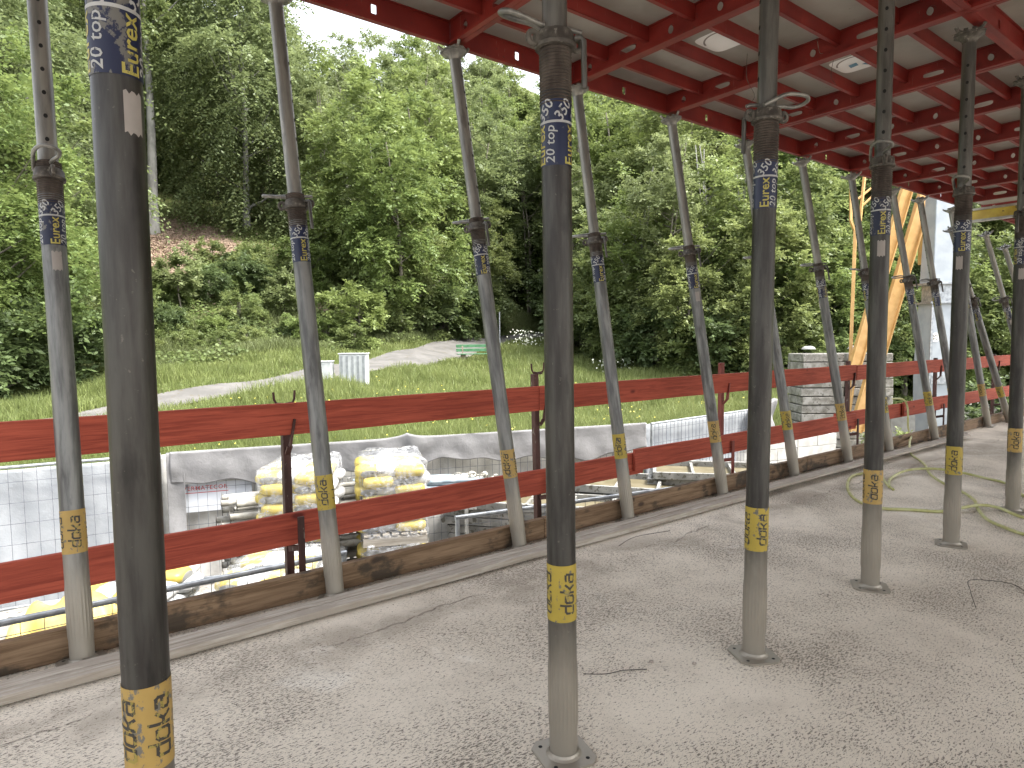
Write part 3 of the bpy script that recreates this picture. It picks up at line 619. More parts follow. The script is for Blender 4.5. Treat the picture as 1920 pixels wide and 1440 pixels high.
VV=np.stack([X,Y,Z],-1).reshape(-1,3); FF=(fa[None]+(np.arange(N)*len(bv))[:,None,None]).reshape(-1,3)
tag(mesh_np('grit',VV,FF,M['stone']),'fine grit and crumbs strewn over the concrete slab','grit',kind='stuff')
for pts,lb in (([(1.72,1.78,.004),(1.78,1.72,.008),(1.86,1.70,.004),(1.94,1.65,.003)],'thin curved twig lying on the slab right of the middle prop'),([(3.6,1.05,.003),(3.75,1.12,.03),(3.95,1.18,.02),(4.1,1.05,.004),(4.0,.95,.003)],'tangle of thin tie wire on the slab near the right frame edge'),([(3.0,2.78,.003),(3.2,2.82,.012),(3.5,2.78,.004)],'bent piece of tie wire lying beside the plank')):
    b=MB(); b.tube(smooth_path(pts,5),.0018,5); tag(b.build('wire_piece',M['rust']),lb,'wire')
# ------------------------------------------------------------------ yard: fences, tarps
YZ=-2.3
def fence_panel(a,b_,z0,h,label,sx=.13,sz=.27,r=.0042,group='mesh site fence panels'):
    a=Vector((a[0],a[1],z0));b_=Vector((b_[0],b_[1],z0)); d=(b_-a); L=d.length; r0=empty('site_fence',a,math.atan2(d.y,d.x))
    for x in(.02,L-.02):
        b=MB(); b.tube([(x,0,0),(x,0,h+.0)],.021,12); b.build('post',M['galv'],r0,smooth=50)
    b=MB(); b.tube([(0,0,h),(L,0,h)],.021,12); b.build('top_rail',M['galv'],r0,smooth=50)
    b=MB(); b.tube([(0,0,.12),(L,0,.12)],.019,10); b.build('bottom_rail',M['galv'],r0,smooth=50)
    b=MB(); x=sx; rr=random.Random(int(L*100))
    while x<L-.03: b.tube([(x,0,.12),(x+rr.uniform(-.004,.004),rr.uniform(-.01,.01),h*.5),(x,0,h)],r,4,caps=False); x+=sx
    z=.12+sz
    while z<h-.05: b.tube([(0,.0,z),(L*.5,rr.uniform(-.01,.01),z+rr.uniform(-.008,.008)),(L,0,z)],r,4,caps=False); z+=sz
    b.build('wire_mesh',M['wire'],r0); return tag(r0,label,'site fence',group)
fence_panel((-1.7,11.0),(1.74,10.50),YZ,2.0,'wire mesh fence panel at far left, in front of the white plastic sheet',.155,.28)
fence_panel((1.80,10.46),(5.0,9.464),YZ,2.0,'wire mesh fence panel under the left half of the grey tarpaulin')
fence_panel((5.05,9.449),(9.45,8.08),YZ,2.0,'wire mesh fence panel under the right half of the grey tarpaulin')
fence_panel((9.55,8.05),(13.4,8.18),YZ,2.0,'wire mesh fence panel right of the grey tarpaulin, backed by white sheet',.12,.25)
fence_panel((-1.6,4.78),(1.99,4.63),YZ,2.0,'near wire mesh fence panel below the slab edge at left',.115,.3,.0026)
fence_panel((3.16,4.92),(6.3,4.25),YZ,2.0,'near wire mesh fence panel below the slab edge right of the bag stacks',.115,.3,.0026)
def sheet(name,a,b_,z0,z1,nx,nz,m,label,cat,off=0,amp=.03,sag=0,peak=None,ragged=0,fold=True,seed=1,th=.004):
    rg=np.random.default_rng(seed); a=np.array(a);b2=np.array(b_); d=b2-a; L=np.hypot(*d); t=d/L; nrm=np.array([t[1],-t[0]])  # towards camera
    ph=rg.uniform(0,6.28,12); P_=[]
    for j in range(nz):
        f=j/(nz-1)
        for i in range(nx):
            s_=i/(nx-1)*L; u=f
            w=amp*(.5*math.sin(s_*2.1+ph[0]+u*1.5)+.35*math.sin(s_*5.3+ph[1]-u*3)+.25*math.sin(s_*9.7+ph[2]+u*5)+.15*math.sin(s_*17+ph[3]+u*2)+.3*math.sin(u*7+ph[4]+s_*1.3))
            z=z0+(z1-z0)*f; 
            if ragged: z=z+(1-f)*ragged*(math.sin(s_*1.3+ph[5])+.5*math.sin(s_*3.7+ph[6])+.4*math.sin(s_*8+ph[7]))
            if peak:
                for (ps,pw,phh) in peak:
                    e=math.exp(-abs(s_-ps)/pw); z+=phh*e*f; w+=.10*e*math.sin((s_-ps)*14*(1.3-f))*(1-f*.3)
            z+=sag*math.sin(math.pi*i/(nx-1))*-f
            p=a+t*s_+nrm*(off+w); P_.append((p[0],p[1],z))
    if fold:   # goes over the rail and a little down behind it
        for (oo,dz) in ((.0,.02),(-.035,.012),(-.05,-.1)):
            for i in range(nx):
                q=P_[(nz-1)*nx+i]; p=a+t*(i/(nx-1)*L)+nrm*oo; P_.append((p[0],p[1],q[2]+dz))
        nz+=3
    b=MB(); b.grid(P_,nx,nz); o=b.build(name,m,smooth=80); s=o.modifiers.new('solid','SOLIDIFY'); s.thickness=th
    return tag(o,label,cat)
T0,T1=(1.80,10.46),(9.45,8.08)
sheet('tarpaulin',(1.84,10.42),(9.42,8.06),-.76,-.285,300,26,M['tarp'],'grey tarpaulin draped over the mesh fence, gathered in a peak behind the bag stacks','tarpaulin',.03,.02,0,[(3.45,.16,.075)],.07,True,4)
sheet('ground_fleece',(1.74,10.60),(9.42,8.22),-2.28,-.33,160,30,M['tarp_back'],'pale grey fleece hanging behind the mesh fence','tarpaulin',-.06,.05,0,None,0,False,7)
sheet('plastic_sheet',(-1.7,11.12),(1.72,10.60),-2.28,-.36,120,40,M['sheet_white'],'white plastic sheet tied behind the far left fence panel','plastic sheet',-.05,.035,0,None,0,False,9)
sheet('tarpaulin_end',(1.80,10.44),(2.02,10.38),-1.5,-.3,24,40,M['tarp'],'gathered grey tarpaulin end hanging down beside the fence post','tarpaulin',.04,.05,0,None,.0,True,12)
sheet('plastic_sheet',(9.58,8.16),(13.3,8.28),-2.28,-.33,120,24,M['sheet_white'],'white sheet behind the fence panel right of the grey tarpaulin','plastic sheet',-.05,.03,0,None,0,False,14)
sheet('tarpaulin',(13.0,8.10),(15.4,9.0),-1.1,-.26,90,24,M['tarp'],'crumpled light tarpaulin over the fence corner behind the plumb prop with the loop handle','tarpaulin',.05,.09,.12,[(.3,.25,.09)],.06,True,21)
# sign
sg=empty('fence_sign',(2.0,10.45,-1.0),math.atan2(-.311,1)); b=MB(); b.box((.45,-.0,.02),(.98,.012,.42)); b.build('sign_board',M['sign_white'],sg)
vs,fs=flat_text('VERMATECOR',.085,.015,0,1.15); b=MB(); b.add([(x+.30,-.009,y+.16) for x,y in vs],fs); b.build('lettering',M['red_ink'],sg)
b=MB(); b.box((.28,-.0085,.095),(.66,.002,.010)); b.build('red_line',M['red_ink'],sg)
tag(sg,'white sign board with red lettering behind the mesh at left','sign')
# ------------------------------------------------------------------ bags on pallets
def bag_mesh(L,Wd,Hh,seed):
    rg=random.Random(seed); vs=[];n=22;m_=11; ph=[rg.uniform(0,6) for _ in range(6)]
    for j in range(m_+1):
        v=-PI/2+PI*j/m_
        for i in range(n):
            u=2*PI*i/n; cu_,su=math.cos(u),math.sin(u); cv,sv=math.cos(v),math.sin(v)
            e=.38; px=math.copysign(abs(cu_)**e,cu_)*abs(cv)**.32; py=math.copysign(abs(su)**e,su)*abs(cv)**.32; pz=math.copysign(abs(sv)**.75,sv)
            w=1+.03*math.sin(px*5+ph[0])+.03*math.sin(py*6+ph[1]); pz*=w+.06*math.sin(px*9+ph[2])+.05*math.sin(py*8+ph[3])
            vs.append((px*L/2,py*Wd/2,pz*Hh/2))
    fs=[(j*n+i,j*n+(i+1)%n,(j+1)*n+(i+1)%n,(j+1)*n+i) for j in range(m_) for i in range(n)]
    return vs,fs
tw=flat_text('weber',.085,.006)
def make_bag(seed,m,txt=True):
    vs,fs=bag_mesh(.57,.40,.135,seed); b=MB(); b.add(vs,fs); o=b.build('bag',m,smooth=70)
    if txt:
        b=MB(); b.add([(x*.9,-.2035,z*.8+.005) for x,z in tw[0]],tw[1])
        t_=b.build('lettering',M['black_ink'],o)
    return o
bagY=[make_bag(s,M['bag'],False) for s in(1,2)]; bagW=make_bag(3,M['bag_white'],True); bagY2=make_bag(4,M['bag'],True)
for o in bagY+[bagW,bagY2]: o.location=(0,0,-30)
placed=[]
def put_bag(p,loc,rz,label,group,turn):
    o=p.copy(); COL.objects.link(o); o.location=loc; o.rotation_euler=(random.uniform(-.03,.03),random.uniform(-.03,.03),rz+turn)
    for c in p.children: d=c.copy(); COL.objects.link(d); d.parent=o
    tag(o,label,'bag',group)
def pallet(loc,rz,label,group='grey wooden pallets under the bags'):
    r=empty('pallet',loc,rz)
    b=MB()
    for k in range(7): b.box((-.35+k*.1165,0,.133),(.085,1.2,.02))
    b.build('deck',M['pallet'],r)
    for y in(-.55,0,.55):
        b=MB(); b.box((0,y,.06),(.8,.1,.10)); b.build('block_row',M['pallet'],r)
    b=MB(); 
    for y in(-.55,0,.55): b.box((0,y,.005),(.8,.1,.01))
    b.build('bottom_boards',M['pallet'],r); return tag(r,label,'pallet',group)
random.seed(11)
def stack(cx,cy,z,rz,layers,which,label,glabel,film=True,top=0,plabel=None):
    pallet((cx,cy,z),rz,plabel or ('grey pallet under the '+glabel)); c,s_=math.cos(rz),math.sin(rz)
    for k in range(layers):
        for i,(lx,ly) in enumerate(((-.2,-.3),(.2,-.3),(-.2,.3),(.2,.3))):
            if which=='mix': p=random.choice([bagY[0],bagY[1],bagY2,bagY2])
            elif which=='white': p=random.choice([bagW,bagW,bagY[0],bagY2])
            else: p=random.choice([bagY[0],bagY[1],bagY2,bagW])
            lx2,ly2=(lx,ly) if k%2 else (lx,ly); x=cx+lx2*c-ly2*s_; y=cy+lx2*s_+ly2*c
            # ends with print face the camera: bag long side along local X on the front row
            turn=0 if (i<2 and which!='mix') else (PI/2 if (k+i)%2 else 0)
            if turn==0: lx3=lx*1.0
            put_bag(p,(x+random.uniform(-.01,.01),y+random.uniform(-.01,.01),z+.21+k*.118),rz+(PI/2 if abs(turn)<.1 and False else 0),label,glabel,turn)
    ht=layers*.118+.2
    if film:
        n=56;m_=18;P_=[];rg=np.random.default_rng(int(cx*100)); ph=rg.uniform(0,6.28,8)
        for j in range(m_):
            f=j/(m_-1)
            for i in range(n+1):
                a=2*PI*i/n; ca,sa=math.cos(a),math.sin(a); e=.22; shrink=1.0 if f<.8 else max(.02,1-((f-.8)/.2)**2.2)
                w=1+.02*math.sin(a*7+ph[0]+f*5)+.015*math.sin(a*13+ph[1]-f*9)
                px=.425*math.copysign(abs(ca)**e,ca)*shrink*w; py=.615*math.copysign(abs(sa)**e,sa)*shrink*w
                zz=z+.1+min(f/.8,1)*(ht-.10)+(max(0,f-.8)/.2)*(.03+top*.5)+.02*math.sin(a*5+ph[2])*f
                P_.append((cx+px*c-py*s_,cy+px*s_+py*c,zz))
        b=MB(); b.grid(P_,n+1,m_); tag(b.build('stretch_film',M['film'],smooth=80),'clear stretch film wrapped round the '+glabel,'stretch film')
R1=rad(-32)
stack(2.98,8.24,YZ,R1,7,'mix','yellow and white bag in the lower tier of the left bag stack','lower tier of the left bag stack')
stack(2.98,8.24,YZ+1.02,R1,7,'mix','yellow and white bag in the upper tier of the left bag stack','upper tier of the left bag stack',top=.12)
stack(4.06,7.88,YZ,rad(-24),7,'mix','yellow and white bag in the lower tier of the right bag stack','lower tier of the right bag stack')
stack(4.06,7.88,YZ+1.02,rad(-24),7,'mix','yellow and white bag in the upper tier of the right bag stack','upper tier of the right bag stack',top=.14)
stack(1.0,7.55,YZ,rad(-36),9,'white','mostly white bag in the low stack behind the close dark prop','low stack behind the close dark prop',False)
stack(2.22,7.0,YZ,rad(-38),9,'any','white and yellow bag in the small stack in front of the left bag stack','small stack in front of the left bag stack',True)
for o in bagY+[bagW,bagY2]:
    for c in list(o.children): bpy.data.objects.remove(c)
    bpy.data.objects.remove(o)
# yellow sack on pale slabs
tag(MB().box((.15,7.45,-1.80),(2.0,1.1,1.0)).build('slab_stack',M['concrete_block'],bev=.01),'pale stack of slabs under the yellow sack at lower left','slab stack')
P_=[];nx,ny=34,26; rg=random.Random(9)
for j in range(ny):
    for i in range(nx):
        u=i/(nx-1)*2-1;v=j/(ny-1)*2-1; e=max(0,1-(abs(u)**3.5))*max(0,1-abs(v)**3); h=.30*e**.5*(.75+.25*math.sin(u*5+1)+.2*math.sin(v*6+u*3)+.12*math.sin(u*13+v*9))
        P_.append((.42+u*.50*.9+v*.12,7.05-u*.26+v*.36,-1.295+h))
b=MB(); b.grid(P_,nx,ny); tag(b.build('sack',M['tarp_yellow'],smooth=70),'limp yellow plastic sack lying behind the far left prop','sack')
# ------------------------------------------------------------------ stacked props and tubes lying in racks
def lying(mt,L,r,band,name='steel_prop'):
    o=empty(name); b=MB(); b.tube([(0,0,0),(L,0,0)],r,16); b.build('tube',mt,o,smooth=50)
    b=MB(); b.lathe([(.078,0),(.078,.008)],12,c=(0,0,0)); b.lathe([(.03,.008),(.03,.0095)],10); b.v=[(-p[2],p[1],p[0]) for p in b.v]; b.build('end_plate',M['bag_white' if False else 'steel_inner'],o)
    if band:
        b=MB(); b.tube([(.46,0,0),(.63,0,0)],r+.001,16,caps=False); b.build('colour_band',M['yellow_band'],o,smooth=50)
        b=MB(); vs,fs=doka_flat(.024); b.add([(.545+x,-math.sqrt(max(0,(r+.002)**2-y*y)),y) for x,y in vs],fs); b.build('lettering',M['black_ink'],o)
    return o
M['steel_pale']=simple('cement_dusted_steel',(.25,.235,.20),(.40,.385,.34),9,.75,.1)
pr=lying(M['steel_pale'],2.0,.042,True); fu=False; rg=random.Random(2)
for row in range(11):
    for c in range(4):
        o=pr if not fu else dup(pr); fu=True
        o.location=(2.2+rg.uniform(-.12,.1)+c*.02,9.12-c*.16-(row%2)*.08,YZ+.12+row*.143+rg.uniform(-.01,.01)); o.rotation_euler=(rg.uniform(-.6,.9),rg.uniform(-.03,.03),rad(-13)+rg.uniform(-.02,.02))
        tag(o,'dusty prop lying in the pile between fence and left bag stack','steel prop','dusty props piled left of the bag stack')
rk=empty('stacking_frame',(2.6,8.66,YZ),rad(-13))
for x in(0,1.2):
    for y in(-.40,.42):
        b=MB(); b.box((x,y,.82),(.05,.05,1.64)); b.build('post',M['alu'],rk)
b=MB(); b.box((.6,0,.03),(1.5,.8,.05)); b.build('base',M['alu'],rk); tag(rk,'grey stacking frame holding the pile of dusty props','stacking frame')
M['steel_blue']=simple('blue_grey_tube_steel',(.16,.20,.23),(.28,.33,.36),8,.5,.3)
def brace():
    o=empty('push_pull_brace'); b=MB(); b.tube([(0,0,0),(1.45,0,0)],.031,14); b.build('tube',M['steel_blue'],o,smooth=50)
    b=MB(); b.tube([(1.45,0,0),(1.62,0,0)],.02,10); b.box((1.66,0,0),(.09,.07,.012)); pts=[(1.55+.05*math.cos(a),.0,.05+.045*math.sin(a)) for a in [2*PI*q/10 for q in range(10)]]; b.tube(pts,.010,6,closed=True); b.box((1.74,.0,.03),(.05,.06,.07)); b.build('coupler',M['steel_pale'],o); return o
br=brace(); fu=False
for row in range(4):
    for c in range(5):
        o=br if not fu else dup(br); fu=True
        o.location=(4.15+rg.uniform(-.15,.1)+c*.03,9.08-c*.13-(row%2)*.05,-1.02+row*.085); o.rotation_euler=(rg.uniform(-1.2,1.2),rad(-1),rad(-33)+rg.uniform(-.03,.03)); tag(o,'blue grey brace tube with coupler head in the pile right of the bags','brace','blue grey brace tubes piled right of the bags')
rk=empty('stacking_frame',(4.9,8.25,YZ),rad(-33))
for x in(-.5,.5):
    for y in(-.30,.42):
        b=MB(); b.box((x,y,.72),(.05,.05,1.44)); b.build('post',M['alu'],rk)
b=MB(); b.box((0,.06,1.20),(1.3,.75,.05)); b.build('base',M['alu'],rk); tag(rk,'stacking frame carrying the blue grey brace tubes','stacking frame')
# black pipes + rebar tangle
for i in range(3):
    b=MB(); b.tube([(0,0,0),(1.7,0,0)],.085,20); o=b.build('plastic_pipe',M['black_pipe'],smooth=50); o.location=(4.75+i*.05,7.2+(i==1)*.17,YZ+.09+(i>1)*.15); o.location.y-= .0; o.rotation_euler=(0,0,rad(-20)); tag(o,['black plastic pipe, lower front one of the three right of the bags','black plastic pipe, rear one of the three right of the bags','black plastic pipe, topmost of the three right of the bags'][i],'pipe','black pipes right of the bag stacks')
b=MB(); rg=random.Random(4)
for k in range(130):
    x,y=rg.uniform(5.2,7.6),rg.uniform(5.6,7.6)-.25; a=rg.uniform(0,PI); L=rg.uniform(.25,.7); z=YZ+rg.uniform(.05,.75)*max(.15,1-abs(x-6.4)/1.6)
    p=[(x,y,z)]; 
    for q in range(3): a+=rg.uniform(-.5,.5); p.append((p[-1][0]+math.cos(a)*L/3,p[-1][1]+math.sin(a)*L/3,max(YZ+.02,z+rg.uniform(-.12,.12))))
    b.tube(p,.006,5)
tag(b.build('rebar_scrap',M['rebar']),'heap of rusty rebar and wire scrap below the slab edge','scrap heap',kind='stuff')
# ------------------------------------------------------------------ stacked aluminium frame panels
def frame_panel(L,Wd):
    o=empty('aluminium_formwork'); t_=.12
    b=MB()
    for y in(-Wd/2+.03,Wd/2-.03): b.box((0,y,0),(L,.06,t_))
    for x in(-L/2+.03,L/2-.03): b.box((x,0,0),(.06,Wd-.124,t_))
    b.build('frame',M['alu'],o,bev=.004)
    n=4
    for k in range(1,n):
        b=MB(); b.box((-L/2+L*k/n,0,-.01),(.05,Wd-.124,t_-.03)); b.build('cross_bar',M['alu'],o,bev=.003)
    b=MB(); b.box((0,0,-t_/2+.012),(L-.13,Wd-.13,.018)); b.build('plywood_sheet',M['ply_yellow'],o); return o
fp=frame_panel(2.7,1.2); fu=False; rg=random.Random(8); ang=math.atan2(.79,-.62)
def put_frames(cx,cy,z,n,da,label,first=False):
    global fu
    for k in range(n):
        o=fp if not fu else dup(fp); fu=True
        o.location=(cx+rg.uniform(-.06,.06),cy+rg.uniform(-.06,.06),z+.065+k*.135); o.rotation_euler=(0,rg.uniform(-.008,.008),ang+da+rg.uniform(-.03,.03))
        tag(o,label,'frame panel','stacked aluminium frame panels in the yard')
# supports (timber) under the high stack
put_frames(8.55,7.05,YZ,9,-.02,'dusty aluminium frame panel in the high stack under the upper guard board')
put_frames(9.95,6.6,YZ,10,.0,'dusty aluminium frame panel in the right-hand high stack nearest the block pile')
put_frames(7.2,6.85,YZ,5,.06,'dusty aluminium frame panel in the low front stack')
put_frames(6.75,8.1,YZ,8,.02,'dusty aluminium frame panel in the rear stack beside the grey tarpaulin')
# ------------------------------------------------------------------ concrete blocks near the frames
def block_pile(name,cx,cy,z,rz,nx,ny,nz,d,m,label,cat,gap=.008):
    b=MB(); b.box((0,0,0),(d[0]-gap,d[1]-gap,d[2]-gap)); p=b.build(name,m,bev=.006); fu=False; c,s_=math.cos(rz),math.sin(rz); rg=random.Random(int(cx*10))
    for k in range(nz):
        for j in range(ny):
            for i in range(nx):
                o=p if not fu else p.copy(); 
                if fu: COL.objects.link(o)
                fu=True; lx=(i-(nx-1)/2)*d[0]+rg.uniform(-.01,.01); ly=(j-(ny-1)/2)*d[1]; o.location=(cx+lx*c-ly*s_,cy+lx*s_+ly*c,z+d[2]*(k+.5)); o.rotation_euler=(0,0,rz+rg.uniform(-.012,.012)); tag(o,label,cat,label.split(' ',1)[1])
M['light_block']=simple('light_aerated_block',(.32,.315,.295),(.42,.415,.39),5,.9)
block_pile('wall_block',12.1,5.85,YZ,rad(-18),4,3,4,(.5,.36,.25),M['light_block'],'light grey wall block in the pile behind the lower guard board','block')
block_pile('wall_block',15.2,5.3,YZ,rad(-14),4,3,4,(.4,.36,.25),M['light_block'],'pale wall block in the small pile below the hanging hose','block')
block_pile('wall_block',14.3,8.3,YZ,rad(-16),5,2,5,(.6,.4,.26),M['light_block'],'pale block in the long pile left of the concrete ballast','block')
# ballast stack: two columns of heavy blocks, slightly stepped
b=MB(); b.box((0,0,0),(1.28,1.15,.218)); bl=b.build('ballast_block',M['concrete_block'],bev=.015); fu=False
for col,(bx,by) in enumerate(((18.72,9.65),(19.75,8.78))):
    for k in range(13):
        o=bl if not fu else bl.copy()
        if fu: COL.objects.link(o)
        fu=True; rg=random.Random(k+col*20); tp=1-.008*k; o.location=(bx+rg.uniform(-.02,.02)+.0,by+rg.uniform(-.02,.02),YZ+.12+k*.245-.06); o.rotation_euler=(0,0,rad(-38)+rg.uniform(-.015,.015))
        o.scale=(tp,tp,1)
        tag(o,('weathered concrete ballast block in the left column behind the orange banded leaning prop' if col==0 else 'weathered concrete ballast block in the right column beside the yellow strut'),'ballast block',['left column of ballast blocks','right column of ballast blocks'][col])
for (x,y) in ((18.5,9.75),(19.5,8.9),(20.0,8.6)):
    b=MB(); b.lathe([(.2,0),(.16,.06),(.08,.09)],14); o=b.build('lifting_cap',M['light_block'],loc=(x,y,.94)); tag(o,'white cap on top of the ballast blocks','cap','white caps on the ballast blocks')
# ------------------------------------------------------------------ crane
cr_=empty('crane',(19.5,8.2,YZ))
def cb(pts,w,h,name,m):
    b=MB()
    for a,c in pts: b.bar(Vector(a)-cr_.location,Vector(c)-cr_.location,w,h)
    return b.build(name,m,cr_,bev=.008)
Y_=M['crane_yellow']
def chan(a,c,w,name):    # open channel: two flanges and a web
    b=MB(); a=Vector(a)-cr_.location;c=Vector(c)-cr_.location; side=Vector((.79,-.61,0))*w*.5
    b.bar(a,c,w,.03,up=(-.6,-.79,0)); b.bar(a+side,c+side,.03,.16,up=(-.6,-.79,0)); b.bar(a-side,c-side,.03,.16,up=(-.6,-.79,0)); return b.build(name,Y_,cr_,bev=.004)
chan((19.75,7.72,5.33),(18.38,8.42,.30),.28,'strut'); chan((20.2,7.4,5.3),(18.30,8.26,-1.3),.34,'strut')
cb([((18.98,8.73,4.25),(18.56,8.60,-1.1))],.085,.08,'rod',Y_)
cb([((18.90,8.85,5.8),(18.86,8.80,4.5)),((18.86,8.80,4.5),(18.98,8.73,4.2)),((19.10,8.66,4.5),(18.98,8.73,4.2)),((19.26,8.64,5.8),(19.10,8.66,4.5))],.07,.06,'fork',Y_)
cb([((18.9,8.85,4.95),(19.6,8.4,5.6)),((19.2,8.64,4.95),(19.9,8.2,5.7))],.06,.05,'tie_rod',Y_)
cb([((20.55,7.55,7.0),(20.60,7.50,3.3))],.36,.3,'mast',Y_)
cb([((18.3,8.6,.45),(18.9,8.15,.45))],.12,.12,'cross_beam',Y_)
b=MB(); b.tube([Vector((18.6,8.45,.3))-cr_.location,Vector((18.35,8.6,-2.0))-cr_.location],.03,6)
b.build('stay',Y_,cr_)
tag(cr_,'yellow crane base with slanting struts beside the concrete ballast stack','crane')
gm=empty('galvanised_mast',(19.58,6.86,YZ),rad(-38))
b=MB()
def ring(w,z): return [(-w/2,-w/2,z),(w/2,-w/2,z),(w/2,w/2,z),(-w/2,w/2,z)]
lev=[(.62,0),(.66,1.0),(.70,2.55),(.66,3.6),(.60,4.45)]
vs=[];fs=[]
for w,z in lev: vs+=ring(w,z)
for i in range(len(lev)-1):
    for k in range(4): fs.append((4*i+k,4*i+(k+1)%4,4*i+4+(k+1)%4,4*i+4+k))
b.add(vs,fs); b.build('lower_section',M['galv_sheet'],gm,bev=.02)
b=MB(); vs=[];fs=[]
for w,z in ((.58,4.95),(.46,7.6),(.42,8.5)): vs+=ring(w,z)
for i in range(2):
    for k in range(4): fs.append((4*i+k,4*i+(k+1)%4,4*i+4+(k+1)%4,4*i+4+k))
b.add(vs,fs); b.build('upper_section',M['galv_sheet'],gm,bev=.02)
b=MB(); vs=[];fs=[]
for w,z in ((.50,4.45),(.50,4.95)): vs+=ring(w,z)
for k in range(4): fs.append((k,(k+1)%4,4+(k+1)%4,4+k))
b.add(vs,fs); b.build('neck',M['galv'],gm)
for z in(4.45,4.95):
    b=MB(); b.box((0,0,z),(.78,.78,.05)); b.build('flange',M['galv'],gm,bev=.004)
for s_ in(-1,1):
    b=MB(); b.bar((s_*.30,-.345,.1),(s_*.34,-.36,2.5),.06,.03,up=(0,1,0)); b.bar((s_*.34,-.365,2.5),(s_*.30,-.32,4.4),.06,.03,up=(0,1,0)); b.build('corner_rail',M['galv'],gm)
b=MB(); b.box((.05,-.37,2.45),(.74,.03,.22)); b.build('cross_plate',M['galv'],gm)
b=MB(); vs=[(.12*math.cos(2*PI*k/28)-.22,-.352,3.55+.12*math.sin(2*PI*k/28)) for k in range(28)]; b.add(vs,[tuple(range(28))]); dk=b.build('number_disc',M['sticker_white'],gm)
vs,fs=flat_text('75',.17,.008); b=MB(); b.add([(-.22-y,-.356,3.55+x) for x,y in vs],fs); b.build('lettering',M['black_ink'],dk)
tag(gm,'light galvanised tapering mast marked 75 behind the guardrail','mast')
# ------------------------------------------------------------------ cabinets, bench, post on the meadow
def Z(x,y): return float(terr(x,y))
def cabinet(x,y,w,h,d,groove,label,rz=rad(-38)):
    z=Z(x,y)-.05; r=empty('distribution_cabinet',(x,y,z),rz); b=MB(); b.box((0,0,h/2),(w,d,h)); b.build('body',M['cab_grey'],r,bev=.025)
    b=MB(); b.box((0,0,h+.018),(w+.04,d+.04,.035)); b.build('lid',M['cab_grey'],r,bev=.01)
    b=MB(); n=groove
    for k in range(n): b.box((-w/2+w*(k+.5)/n,-d/2-.006,h*.56),(w*.28/n*1.6,.012,h*.78))
    b.build('door_ribs',M['cab_dark'],r); return tag(r,label,'cabinet','pale grey distribution cabinets by the path')
# ------------------------------------------------------------------ terrain
def sd_xy(s,d):
    u=s*d; return .6138*d+.7894*u, .7894*d-.6138*u
rr=np.concatenate([np.linspace(.5,8,16),np.linspace(8.4,60,180),np.linspace(61,150,70),np.linspace(155,420,20)]); aa=np.radians(np.linspace(-180,180,541))[:-1]
A,Rr=np.meshgrid(aa,rr); dd=Rr*np.cos(A);uu=Rr*np.sin(A); X=.6138*dd+.7894*uu; Y=.7894*dd-.6138*uu; Zt=terr(X,Y)
V=np.stack([X,Y,Zt],-1).reshape(-1,3); na=len(aa); nr_=len(rr)
j,i=np.meshgrid(np.arange(nr_-1),np.arange(na),indexing='ij'); F=np.stack([j*na+i,j*na+(i+1)%na,(j+1)*na+(i+1)%na,(j+1)*na+i],-1).reshape(-1,4)[:, ::-1]
cz=V[F].mean(1); mi=(cz[:,2]<-2.2).astype(int)
# brown litter clearing high on the left slope and the bare foot of the slope
cd=.6138*cz[:,0]+.7894*cz[:,1]; cs=(.7894*cz[:,0]-.6138*cz[:,1])/np.maximum(cd,.1)
lit=((cs+.52+.02*np.sin(cd*2))**2/.13**2+(cd-41)**2/7.5**2<1)|((cs+.25)**2/.05**2+(cd-35)**2/3.0**2<1)
mi=np.where(lit,2,mi)
zc=V[:,:].copy(); c0=len(V); V=np.vstack([V,[[0,0,-2.3]]]); 
tag(mesh_np('ground',V,F,[M['ground'],M['yard'],M['litter']],midx=mi,smooth=True),kind='structure')
# path ribbon draped on the slope
pc=[(-3.5,18.0),(.85,18.4),(1.95,19.1),(3.25,19.7),(5.08,20.3),(7.95,21.7),(10.76,22.9),(14.6,25.3),(18.2,28.2),(21.9,31.3),(25.4,33.0),(28.6,34.2),(32,35.6),(37,37)]
pp=smooth_path([(x,y,0) for x,y in pc],14); P_=[]
for k,p in enumerate(pp):
    t_=(pp[min(k+1,len(pp)-1)]-pp[max(k-1,0)]).normalized(); n_=Vector((-t_.y,t_.x,0))
    W_=float(np.interp(p.x,[0,6,11,30],[.5,.75,1.2,1.4]))
    for f in np.linspace(-1,1,11):
        q=p+n_*(W_*f); P_.append((q.x,q.y,0))
P_=np.array(P_); zz=terr(P_[:,0],P_[:,1]).reshape(-1,11); P_[:,2]=zz.ravel()+.045
b=MB(); b.grid([tuple(p) for p in P_],11,len(pp)); tag(b.build('path',M['path'],smooth=80),kind='structure')
PC=np.array([(p.x,p.y) for p in pp])
def path_dist(x,y): 
    out=np.empty(len(x))
    for k in range(0,len(x),20000): out[k:k+20000]=np.sqrt(((x[k:k+20000,None]-PC[None,:,0])**2+(y[k:k+20000,None]-PC[None,:,1])**2).min(1))
    return out
cabinet(8.0,19.9,.52,.86,.35,0,'smaller plain pale cabinet at the path, left one'); cabinet(8.80,19.45,.86,1.14,.42,5,'larger ribbed pale cabinet at the path, right one')
bz=Z(16.5,23.8); bn=empty('park_bench',(16.6,23.85,bz),rad(-24))
for z,y in ((.80,.19),(.62,.17)):
    b=MB(); b.box((0,y+.0,z),(1.8,.03,.13)); b.build('backrest_slat',M['bench_green'],bn,bev=.008)
b=MB(); 
for q in range(3): b.box((0,-.25+q*.14,.45),(1.8,.11,.035))
b.build('seat',M['bench_green'],bn,bev=.008)
